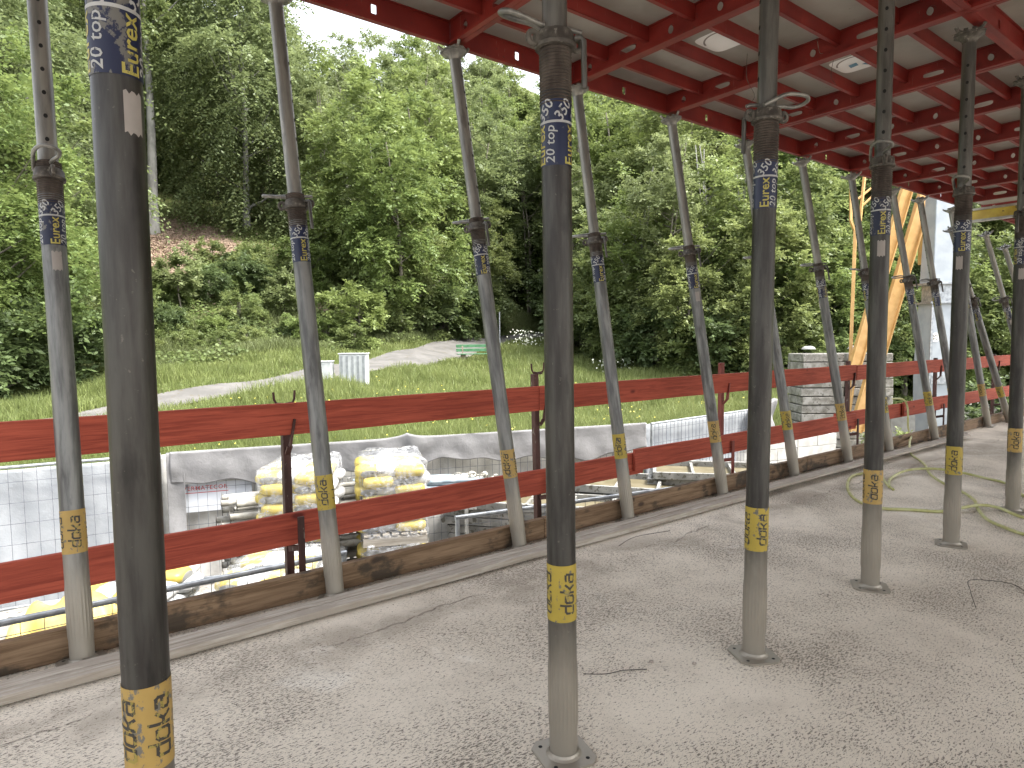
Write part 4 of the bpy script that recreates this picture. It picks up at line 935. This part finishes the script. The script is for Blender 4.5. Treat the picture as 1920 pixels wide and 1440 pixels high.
for x in(-.62,.62):
    b=MB(); b.box((x,0,.215),(.16,.38,.43)); b.bar((x,.10,.4),(x,.22,.88),.06,.05,up=(0,1,0)); b.build('leg',M['bench_wood'],bn)
tag(bn,'green wooden park bench beside the path','bench')
gp=empty('waste_bin',(19.4,25.9,Z(19.4,25.9))); b=MB(); b.tube([(0,0,0),(0,0,2.2)],.03,8); b.build('pole',M['galv'],gp); b=MB(); b.lathe([(.16,.5),(.2,1.05),(.2,1.1)],16,c=(-.25,.1,0)); b.build('bin',M['cab_dark'],gp,smooth=50); tag(gp,'grey litter bin on a thin pole behind the bench','litter bin')
# ------------------------------------------------------------------ leaves
rng=np.random.default_rng(42)
def norm(a): return a/np.maximum(np.linalg.norm(a,axis=1,keepdims=True),1e-9)
def leaf_quads(base,ld,nm,l,w):
    """base,ld,nm: (N,3); l,w: (N,) -> verts (4N,3)"""
    sdv=norm(np.cross(ld,nm)); tip=base+ld*l[:,None]; mid=base+ld*(l*.45)[:,None]
    return np.stack([base,mid+sdv*(w/2)[:,None],tip-nm*(l*.12)[:,None],mid-sdv*(w/2)[:,None]],1).reshape(-1,3)
def sprays(rng,C0,D,L,nl,leaf,droop,flat=.8):
    n=len(C0); leaf=leaf*1.22; t=(np.arange(nl)+.5)/nl; up=np.array([[0,0,1.]])
    Dn=norm(D); tt=t[None,:,None]; P=C0[:,None]+Dn[:,None]*L[:,None,None]*tt-np.array([0,0,1.])*droop*L[:,None,None]*tt**2
    side=norm(np.cross(Dn,up)+1e-6); nrm=norm(np.cross(side,Dn)*flat+rng.normal(0,.35,(n,3))*(1)+up*.3)
    side=norm(np.cross(Dn,nrm)); sg=np.where(np.arange(nl)%2==0,1,-1)[None,:,None]
    tan=norm((Dn[:,None]-np.array([0,0,1.])*2*droop*tt).reshape(-1,3)).reshape(n,nl,3)
    ld=tan*.55+side[:,None]*sg*.85+rng.normal(0,.28,(n,nl,3)); N=n*nl
    ld=norm(ld.reshape(N,3)); nm=norm(np.repeat(nrm,nl,0)+rng.normal(0,.35,(N,3))); l=leaf*rng.uniform(.7,1.3,N)
    return leaf_quads(P.reshape(N,3),ld,nm,l,l*rng.uniform(.5,.72,N))
def crown(seed,rx,zlo,zhi,clumps,tw,nl,leaf,droop=.3,twl=.7,dens=.5,outw=.7,cone=0):
    rng=np.random.default_rng(seed); zc=(zlo+zhi)/2; rz=(zhi-zlo)/2
    d=norm(rng.normal(0,1,(clumps,3))); rad_=rng.uniform(0,1,clumps)**dens; lump=1+.22*np.sin(d[:,0]*4+seed)+.18*np.sin(d[:,1]*5+seed*2)+.15*np.sin(d[:,2]*6+seed)
    f=(.30+.70*rad_)*lump; C=np.stack([d[:,0]*rx*f,d[:,1]*rx*f,zc+d[:,2]*rz*f],1)
    if cone: k=np.clip((C[:,2]-zlo)/(zhi-zlo),0,1); q=(1.25-k*cone); C[:,0]*=q; C[:,1]*=q
    out=C-np.array([0,0,zc-rz*.25]); out=norm(out)
    C0=np.repeat(C,tw,0)+rng.normal(0,.16*twl,(clumps*tw,3)); D=np.repeat(out,tw,0)*outw+rng.normal(0,.62,(clumps*tw,3)); D[:,2]=D[:,2]*.6+.05
    V=sprays(rng,C0,D,rng.uniform(.6,1.3,clumps*tw)*twl,nl,leaf,droop); return V,C
def crown_obj(name,V,m,parent=None):
    F=np.arange(len(V)).reshape(-1,4); return mesh_np(name,V,F,m,parent)
def trunk_mb(seed,h,r,C,nb,lean=0,multi=1):
    rg=random.Random(seed); b=MB()
    for q in range(multi):
        a0=rg.uniform(0,6.28); pts=[];rs=[];n=9; lx=lean+rg.uniform(-.04,.04)+(.12*math.cos(a0) if multi>1 else 0); ly=rg.uniform(-.04,.04)+(.12*math.sin(a0) if multi>1 else 0); ph=rg.uniform(0,6)
        for k in range(n):
            t=k/(n-1); pts.append((lx*h*t*t+.12*math.sin(t*5+ph),ly*h*t*t+.12*math.cos(t*4+ph),-.4+(h+.4)*t)); rs.append(r*(1-.85*t)*(1+.35*max(0,.12-t)/.12)+.012)
        b.tube(pts,rs,9)
        for k in range(nb//multi):
            c=C[rg.randrange(len(C))]; z0=max(.3,min(h*.95,c[2]-.9*math.hypot(c[0],c[1])*.8)); t=(z0+.4)/(h+.4); i0=min(int(t*(n-1)),n-2); f=t*(n-1)-i0
            p0=Vector(pts[i0]).lerp(Vector(pts[i0+1]),f); p1=Vector(c); mid=p0.lerp(p1,.5)+Vector((0,0,-.05*(p1-p0).length)); r0=r*(1-.8*t)*.5+.01
            b.tube([p0,mid,p1],[r0,r0*.6,.008],6)
    return b
PROT={}
def proto(key,name,lm,bark,h,r,V_C,nb,lean=0,multi=1):
    V,C=V_C; o=empty(name); trunk_mb(hash(key)%97+3 if False else len(PROT)*7+3,h,r,C,nb,lean,multi).build('trunk',M[bark],o,smooth=60); crown_obj('crown',V,M[lm],o); PROT[key]=[o,False]; o.location=(0,0,-60)
proto('A1','deciduous_tree','leaf','bark',13,.17,crown(1,3.5,2.6,14,150,20,10,.17,.35,.95),26)
proto('A2','deciduous_tree','leaf_grey','bark',14,.18,crown(2,3.3,3.0,15.5,150,20,10,.165,.25,.9),26,.03)
proto('A3','deciduous_tree','leaf_bright','bark',11,.14,crown(3,3.1,1.8,12,140,20,10,.165,.3,.9),24)
proto('B1','bushy_tree','leaf','bark',7.5,.12,crown(4,2.9,.2,8.6,150,20,10,.145,.25,.75,.45),20)
proto('B2','bushy_tree','leaf_bright','bark',6.5,.11,crown(5,2.7,.1,7.6,140,20,10,.14,.2,.7,.45),20)
proto('B3','bushy_tree','leaf_bright','bark',7.0,.11,crown(16,2.8,.6,8.4,210,22,10,.095,.2,.62,.45),24)
proto('C1','slender_tree','leaf_grey','bark',11.5,.08,crown(6,1.8,1.2,12.5,95,17,9,.14,.3,.75,.6),24,.02,2)
proto('C2','slender_tree','leaf_bright','beech_bark',10.5,.07,crown(7,2.2,1.0,11.5,80,15,8,.14,.3,.8,.7),30,.0,3)
proto('D1','drooping_beech','leaf_grey','beech_bark',17,.22,crown(8,4.9,.3,19,270,22,13,.17,.75,1.7,.5,.9),34)
proto('E1','tall_beech','leaf','beech_bark',19,.36,crown(15,3.6,12,23,130,20,10,.18,.35,1.1,.55),22)
proto('D2','dark_tree','leaf_dark','bark',15,.2,crown(9,3.6,1.5,17,170,20,10,.16,.4,1.0,.5),28)
proto('S1','shrub','leaf','bark',1.6,.04,crown(10,1.35,.05,2.3,60,16,8,.115,.15,.42,.45),12,0,3)
proto('S2','shrub','leaf_bright','bark',1.8,.04,crown(11,1.3,.1,2.7,60,16,8,.12,.15,.42,.45),12,0,3)
proto('S3','sapling','leaf_grey','bark',2.6,.03,crown(12,.85,.5,3.1,42,14,7,.13,.2,.35,.6),12,0,1)
proto('S4','shrub','leaf_dark','bark',1.7,.04,crown(13,1.5,.0,2.6,66,16,8,.13,.2,.45,.45),12,0,3)
proto('BI','birch_tree','leaf_grey','birch_bark',10,.06,crown(14,1.5,3.0,11,70,14,8,.12,.5,.6,.6),18,.0)
NTREE=0
def tree(key,s,d,label,cat='tree',group=None,sc=1,rz=None,dz=0,tilt=0,sz=None):
    global NTREE
    o,u=PROT[key]
    if u: o=dup(o)
    PROT[key][1]=True; x,y=sd_xy(s,d); o.location=(x,y,Z(x,y)+dz); o.scale=(sc,sc,sz or sc); o.rotation_euler=(tilt,0,random.uniform(0,6.28) if rz is None else rz); NTREE+=1
    return tag(o,label,cat,group)
random.seed(77)
LM=[('far left prop',105),('close dark prop',240),('left leaning prop',580),('second leaning prop',905),('dark middle prop',1050),('leaning prop by the stepped board',1130),('white-labelled leaning prop',1300),('loop-handled plumb prop',1430),('leaning prop before the ballast',1545),('scratched orange banded prop',1640),('prop with the hanging hose',1715),('number 75 mast',1750),('plumb prop by the hoses',1800),('prop at the right edge',1900)]
SEEN=set()
def place_label(key,s,d,what):
    kd={'A':'tree','B':'bushy tree','C':'slender tree','D':'large tree','S':'shrub'}[key[0]]; ad={'B2':'bright ','S4':'dark ','C1':'grey green ','S1':'mid green ','C2':'thin-stemmed '}.get(key,'')
    px=960+1229*s; n_,x_=min(LM,key=lambda q:abs(q[1]-px)); side='right' if px>x_ else 'left'
    for pre in ('','taller ','lower ','farther ','nearer ','rounder ','looser '):
        lb=f'{pre}{ad}{kd} {what}, {side} of the {n_}'
        if lb not in SEEN: SEEN.add(lb); return lb
    return lb
# distinct trees
tree('B3',-.80,19.0,'bright green bushy tree at the far left edge, close behind the fence',sc=1.12)
tree('B1',-.735,22.5,'green leafy tree between the far left prop and the close dark prop',sc=.95)
tree('S4',-.80,17.5,'dark broad-leaved shrub at lower far left behind the verge','shrub',sc=1.0)
tree('S4',-.68,19.3,'dark ivy-covered shrub just left of the close dark prop','shrub',sc=1.05)
tree('D1',-.395,47,'large drooping beech on the upper left slope above the brown clearing',sc=1.05)
tree('E1',-.537,44.5,'tall beech with pale trunk right beside the close dark prop',sc=1.0)
tree('E1',-.745,40,'tall bare-stemmed beech in the upper left corner',sc=.9); tree('E1',-.70,46,'slim grey beech stem between the far left prop and close dark prop',sc=.85); tree('D2',-.66,52,'dark tall tree at the upper left corner',sc=1.1)
tree('D2',-.37,57,'dark tree at the right shoulder of the drooping beech',sc=.8)
tree('BI',-.205,37,'thin birch with white stem left of centre',sc=.95)
tree('BI',-.245,44,'second thin pale-stemmed tree farther left of the white birch',sc=.9)
tree('S3',-.50,29,'pale green sapling in the middle of the slope, right of the close dark prop','sapling',sc=.95)
tree('S3',-.34,30.5,'sapling at the foot of the slope behind the left leaning prop','sapling',sc=.9)
tree('S2',-.235,30.5,'bright green maple shrub by the path right of the left leaning prop','shrub',sc=1.1)
tree('S1',-.39,34,'low shrub half way up the slope clearing','shrub',sc=.85)
tree('S2',-.31,36,'light shrub at the upper right rim of the slope clearing','shrub',sc=1.0)
tree('S1',-.45,37.5,'small shrub just below the brown leaf litter','shrub',sc=.6)
tree('S1',-.57,26.5,'low shrub at the foot of the slope close to the dark prop','shrub',sc=.8)
tree('D2',.60,30,'dark fir-like tree behind the yellow crane strut',sc=.62)
for q,(s,d,k,sc) in enumerate(((.10,38,'C1',.9),(.19,31,'C2',.85),(.235,29,'C1',.85),(.30,30,'C2',.95),(.36,28.5,'C2',.8),(.15,34,'B1',.85),(.27,27.5,'B1',.72),(.40,27.5,'B1',.8),(.47,28,'B2',.85),(.53,29,'B1',.8),(.62,31,'B2',.9),(.69,30,'B1',.9),(.77,31,'B2',.9),(.33,27,'S4',1.2),(.42,26.3,'S1',1.2),(.22,28.8,'S4',1.2),(.17,31.8,'S1',1.3),(.12,36,'S4',1.5),(.50,27,'S4',1.2),(.37,26.5,'S1',1.1),(.29,27.0,'S1',1.2))):
    tree(k,s,d,place_label(k,s,d,'at the forest edge'),'shrub' if k[0]=='S' else 'tree','forest edge trees behind the right half',sc=sc)
for q,(s,d,k,sc) in enumerate(((-.16,36,'B1',.8),(-.12,38,'B2',.72),(-.06,45,'B1',.9),(-.01,52,'B1',.9),(.05,53,'B2',.95),(-.20,33.5,'S1',1.3),(-.16,35,'S4',1.2),(-.10,38.5,'S4',1.4),(-.05,43,'S1',1.4),(.07,49,'S4',1.5),(.09,43,'S4',1.4),(-.22,40,'B2',.62),(-.28,42,'B1',.6))):
    tree(k,s,d,place_label(k,s,d,'behind the path'),'shrub' if k[0]=='S' else 'tree','trees at the foot of the slope behind the path',sc=sc)
rs_=random.Random(31)
for q in range(26):
    s_=rs_.uniform(-.60,-.27); dd_=float(np.interp(s_,[-.6,-.45,-.3],[21.5,24,27.5]))+rs_.uniform(3.2,13); k=rs_.choice(['S1','S2','S4','S1','S3'])
    if ((s_+.53)/.12)**2+((dd_-41)/7)**2<1: continue
    tree(k,s_,dd_,place_label(k,s_,dd_,'in the slope clearing'),'shrub','shrubs in the slope clearing',sc=rs_.uniform(.38,.72))
for q in range(22):
    s_=rs_.uniform(-.62,-.24); dd_=float(np.interp(s_,[-.6,-.45,-.3],[21.5,24,27.5]))+rs_.uniform(1.0,4.2); k=rs_.choice(['S1','S2','S1','S4'])
    tree(k,s_,dd_,place_label(k,s_,dd_,'at the slope foot'),'shrub','low shrubs at the slope foot',sc=rs_.uniform(.30,.52))
# forest rows
def d0(s): return float(np.interp(s,[-1.3,-.8,-.6,-.45,-.3,-.15,-.02,.05,.13,.25,.4,.47,.55,.8,1.3],[17,19,21.5,24,27.5,33,44,48,37,28,25,25,27,28,30]))
for row in range(12):
    s=-1.15
    while s<1.2:
        D=d0(s)+3.5; 
        if -.62<s<-.27: D=max(D,46)
        if s<-.62: D=max(D,26)
        d=D+row*5.2+random.uniform(-1.2,1.2); st=4.6/d*(1+row*.04); ss=s+random.uniform(-.4,.4)*st; s+=st
        if -.60<ss<-.27 and d<45: continue
        if -.66<ss<-.36 and d<52: continue
        if d>92: continue
        x,y=sd_xy(ss,d); z=Z(x,y)
        key=random.choice(['A1','A2','A3','A1','B1','C2','A3'] if ss>0 else ['A1','A2','A3','B1','B2','A2'])
        if row==0: key=random.choice(['B1','B2','A3','C1'])
        if ss<-.45: key=random.choice(['A2','D1','D2','A1'])
        hgt={'A1':14.5,'A2':16,'A3':12.5,'B1':9,'B2':8,'C1':13,'C2':12,'D1':20,'D2':17.5}[key]; sc=random.uniform(.8,1.15)
        if -.34<ss<-.10:
            cap=(.405 if ss<-.25 else (.435 if ss<-.16 else .455))*d*random.uniform(.96,1.02)+1.3-z
            if cap<5: continue
            sc=min(sc,cap/hgt)
            if ss<-.15 and hgt*sc>cap: continue
        kd={'A1':'mid green tree','A2':'tall grey green tree','A3':'fresh bright green tree','B1':'bushy tree','B2':'bright bushy tree','C1':'slender tree','C2':'thin multi-stemmed tree','D1':'drooping beech','D2':'dark tree'}[key]
        hz_='at the foot of' if row<1 else ('low on' if row<3 else ('half way up' if row<7 else 'high on'))
        wh='left of the close dark prop' if ss<-.6 else ('above the brown clearing' if ss<-.33 else ('behind the left leaning prop' if ss<-.1 else ('behind the bench and middle prop' if ss<.1 else ('behind the red guardrail post' if ss<.42 else ('behind the crane' if ss<.68 else 'beyond the right-hand props')))))
        tree(key,ss,d,f'{kd} {hz_} the slope {wh}','tree',f'{kd}s {hz_} the slope {wh}',sc=sc)
# ------------------------------------------------------------------ ground cover on the slope
def scatter_ok(n,s0,s1,dlo,dhi):
    s=rng.uniform(s0,s1,n); lo=np.interp(s,[-1.3,-.8,-.6,-.45,-.3,-.15,-.02,.05,.13,.25,.4,.47,.55,.8,1.3],[17,19,21.5,24,27.5,33,44,48,37,28,25,25,27,28,30])
    d=lo+dlo+(dhi-dlo)*rng.uniform(0,1,n)**1.15; x,y=sd_xy(s,d); return s,d,np.asarray(x),np.asarray(y)
n=230000; s,d,x,y=scatter_ok(n,-.95,.95,-.8,22); cov=np.sin(x*.9)*np.cos(y*1.1)+.6*np.sin(x*2.3+1)*np.sin(y*1.9)+rng.normal(0,.35,n)
inl=((s+.53)**2/.12**2+(d-41)**2/7**2<1)|((s+.25)**2/.045**2+(d-35)**2/2.6**2<1); keep=(cov>-1.0)&(~inl|(rng.random(n)<.04)); x,y,cov=x[keep],y[keep],cov[keep]; n=len(x)
h=np.clip(.2+.34*cov,.03,1.0)*rng.uniform(.2,1,n); B=np.stack([x,y,terr(x,y)+h],1); ld=rng.normal(0,1,(n,3)); ld[:,2]*=.4; nm=norm(np.array([[-.15,-.25,1.]])+rng.normal(0,.4,(n,3))); l=rng.uniform(.09,.20,n)
tag(crown_obj('ground_cover',leaf_quads(B,norm(ld),nm,l,l*.75),M['leaf']),'low leafy ground cover and ivy over the slope','ground cover',kind='stuff')
n=20000; s=-.52+rng.normal(0,.065,n); d=41+rng.normal(0,3.6,n); x,y=sd_xy(s,d); B=np.stack([x,y,terr(x,y)+.03],1); ld=rng.normal(0,1,(n,3)); ld[:,2]*=.3; nm=norm(np.array([[0,-.3,1.]])+rng.normal(0,.4,(n,3))); l=rng.uniform(.08,.16,n)
tag(crown_obj('leaf_litter',leaf_quads(B,norm(ld),nm,l,l*.7),M['litter_leaf']),'dry brown leaf litter on the upper slope clearing','leaf litter',kind='stuff')
# ------------------------------------------------------------------ grass blades
def blades(n,s0,s1,f0,f1,hmin,hmax,w,name,m,label,rngs,side='meadow'):
    s=rng.uniform(s0,s1,n); I=np.interp
    dF=I(s,[-1.3,-.79,-.53,-.255,.21,.38,.42,.6,1.3],[7.6,8.6,9.6,10.6,12.5,15,20,24,25]); D0=I(s,[-1.3,-.8,-.6,-.45,-.3,-.15,-.02,.05,.13,.25,.4,.47,.55,.8,1.3],[17,19,21.5,24,27.5,33,44,48,37,28,25,25,27,28,30])
    if side=='meadow': d=dF+.35+(D0+.5-dF)*rng.uniform(f0,f1,n)**1.4
    else: d=D0+rng.uniform(f0,f1,n)
    x,y=sd_xy(s,d); x=np.asarray(x);y=np.asarray(y); pd_=path_dist(x,y); k=pd_>np.interp(x,[0,6,11,30],[.38,.62,1.05,1.25])+rng.uniform(0,.3,n); patch=.5+.5*np.sin(x*.8+y*.5)*np.cos(x*.37-y*.9+1)+.25*np.sin(x*2.1)*np.sin(y*2.3)
    x,y,d,patch=x[k],y[k],d[k],patch[k]; n=len(x); z=terr(x,y)-.01; h=(hmin+(hmax-hmin)*np.clip(patch,0,1)*rng.uniform(.5,1,n))*rng.uniform(.7,1.1,n)
    h*=np.clip((pd_[k]-1.0)/.8,.5,1)*np.where((pd_[k]<3.2)&(d<np.interp(x,[-5,8,20,30],[19,20.6,28,34])),1.35,1); ww=w*np.clip(d/15,.8,2.2)*rng.uniform(.7,1.3,n)
    a=rng.uniform(0,6.283,n); lean=rng.uniform(.05,.55,n)*h; tx,ty=np.cos(a),np.sin(a); b=rng.uniform(0,6.283,n); sx,sy=np.cos(b)*ww/2,np.sin(b)*ww/2
    v0=np.stack([x-sx,y-sy,z],1);v1=np.stack([x+sx,y+sy,z],1); v2=np.stack([x+sx*.8+tx*lean*.3,y+sy*.8+ty*lean*.3,z+h*.6],1);v3=np.stack([x-sx*.8+tx*lean*.3,y-sy*.8+ty*lean*.3,z+h*.6],1)
    v4=np.stack([x+sx*.1+tx*lean,y+sy*.1+ty*lean,z+h],1);v5=np.stack([x-sx*.1+tx*lean,y-sy*.1+ty*lean,z+h],1)
    V=np.stack([v0,v1,v2,v3,v4,v5],1).reshape(-1,3); o=(np.arange(n)*6)[:,None]; F=np.concatenate([o+np.array([0,1,2,3]),o+np.array([3,2,4,5])],1).reshape(-1,4)
    return tag(mesh_np(name,V,F,m),label,'grass',kind='stuff')
blades(250000,-.95,.52,0,1,.20,.60,.016,'meadow_grass',M['grass'],'long green meadow grass beyond the fence',rng)
blades(90000,-1.0,.55,-.6,4.5,.32,.85,.02,'verge_grass',M['grass_dark'],'tall verge grass between path and forest',rng,'edge')
# flowers
n=500; s=rng.uniform(-.6,.4,n); d=np.interp(s,[-.79,.21,.4],[9.5,14,16])+rng.uniform(0,9,n); x,y=sd_xy(s,d); kx=path_dist(np.asarray(x),np.asarray(y))>1.6; x,y=x[kx],y[kx]; n=len(x); B=np.stack([x,y,terr(x,y)+rng.uniform(.25,.42,n)],1); nm=norm(np.array([[-.2,-.3,1.]])+rng.normal(0,.3,(n,3))); ld=norm(rng.normal(0,1,(n,3))*np.array([[1,1,.3]])); l=rng.uniform(.03,.05,n)
tag(crown_obj('yellow_flowers',leaf_quads(B,ld,nm,l,l),M['flower']),'tiny yellow buttercups dotted over the meadow','flowers',kind='stuff')
n=260; x0,y0=sd_xy(.022,36); x1,y1=sd_xy(.155,29.5); sel=rng.random(n)<.6; x=np.where(sel,x0+rng.normal(0,.45,n),x1+rng.normal(0,.6,n)); y=np.where(sel,y0+rng.normal(0,.45,n),y1+rng.normal(0,.6,n)); B=np.stack([x,y,terr(x,y)+rng.uniform(.3,1.1,n)*np.where(sel,1,.6)],1); nm=norm(np.array([[-.2,-.3,1.]])+rng.normal(0,.4,(n,3))); ld=norm(rng.normal(0,1,(n,3))); l=rng.uniform(.06,.11,n)
tag(crown_obj('white_flowers',leaf_quads(B,ld,nm,l,l),M['white_flower']),'white umbel flowers beside the path and at the forest edge','flowers',kind='stuff')
# small plants in the yard by the crane
for (x,y,k,sc,lb) in ((16.9,6.6,'S1',.55,'small shrub right of the ballast blocks'),(19.0,4.3,'S2',.6,'low bright shrub seen under the far right guard board'),(17.2,4.2,'S1',.5,'low shrub beyond the far right props'),(22.5,6.0,'S4',.9,'dark shrub behind the galvanised mast')):
    o=dup(PROT[k][0]); o.location=(x,y,Z(x,y)); o.scale=(sc,)*3; o.rotation_euler=(0,0,x); tag(o,lb,'shrub')
block_pile('wall_block',23.5,7.2,Z(23.5,7.2)-.05,rad(-10),8,2,3,(1.0,.8,.5),M['light_block'],'long pale concrete block far behind the right-hand props','block')
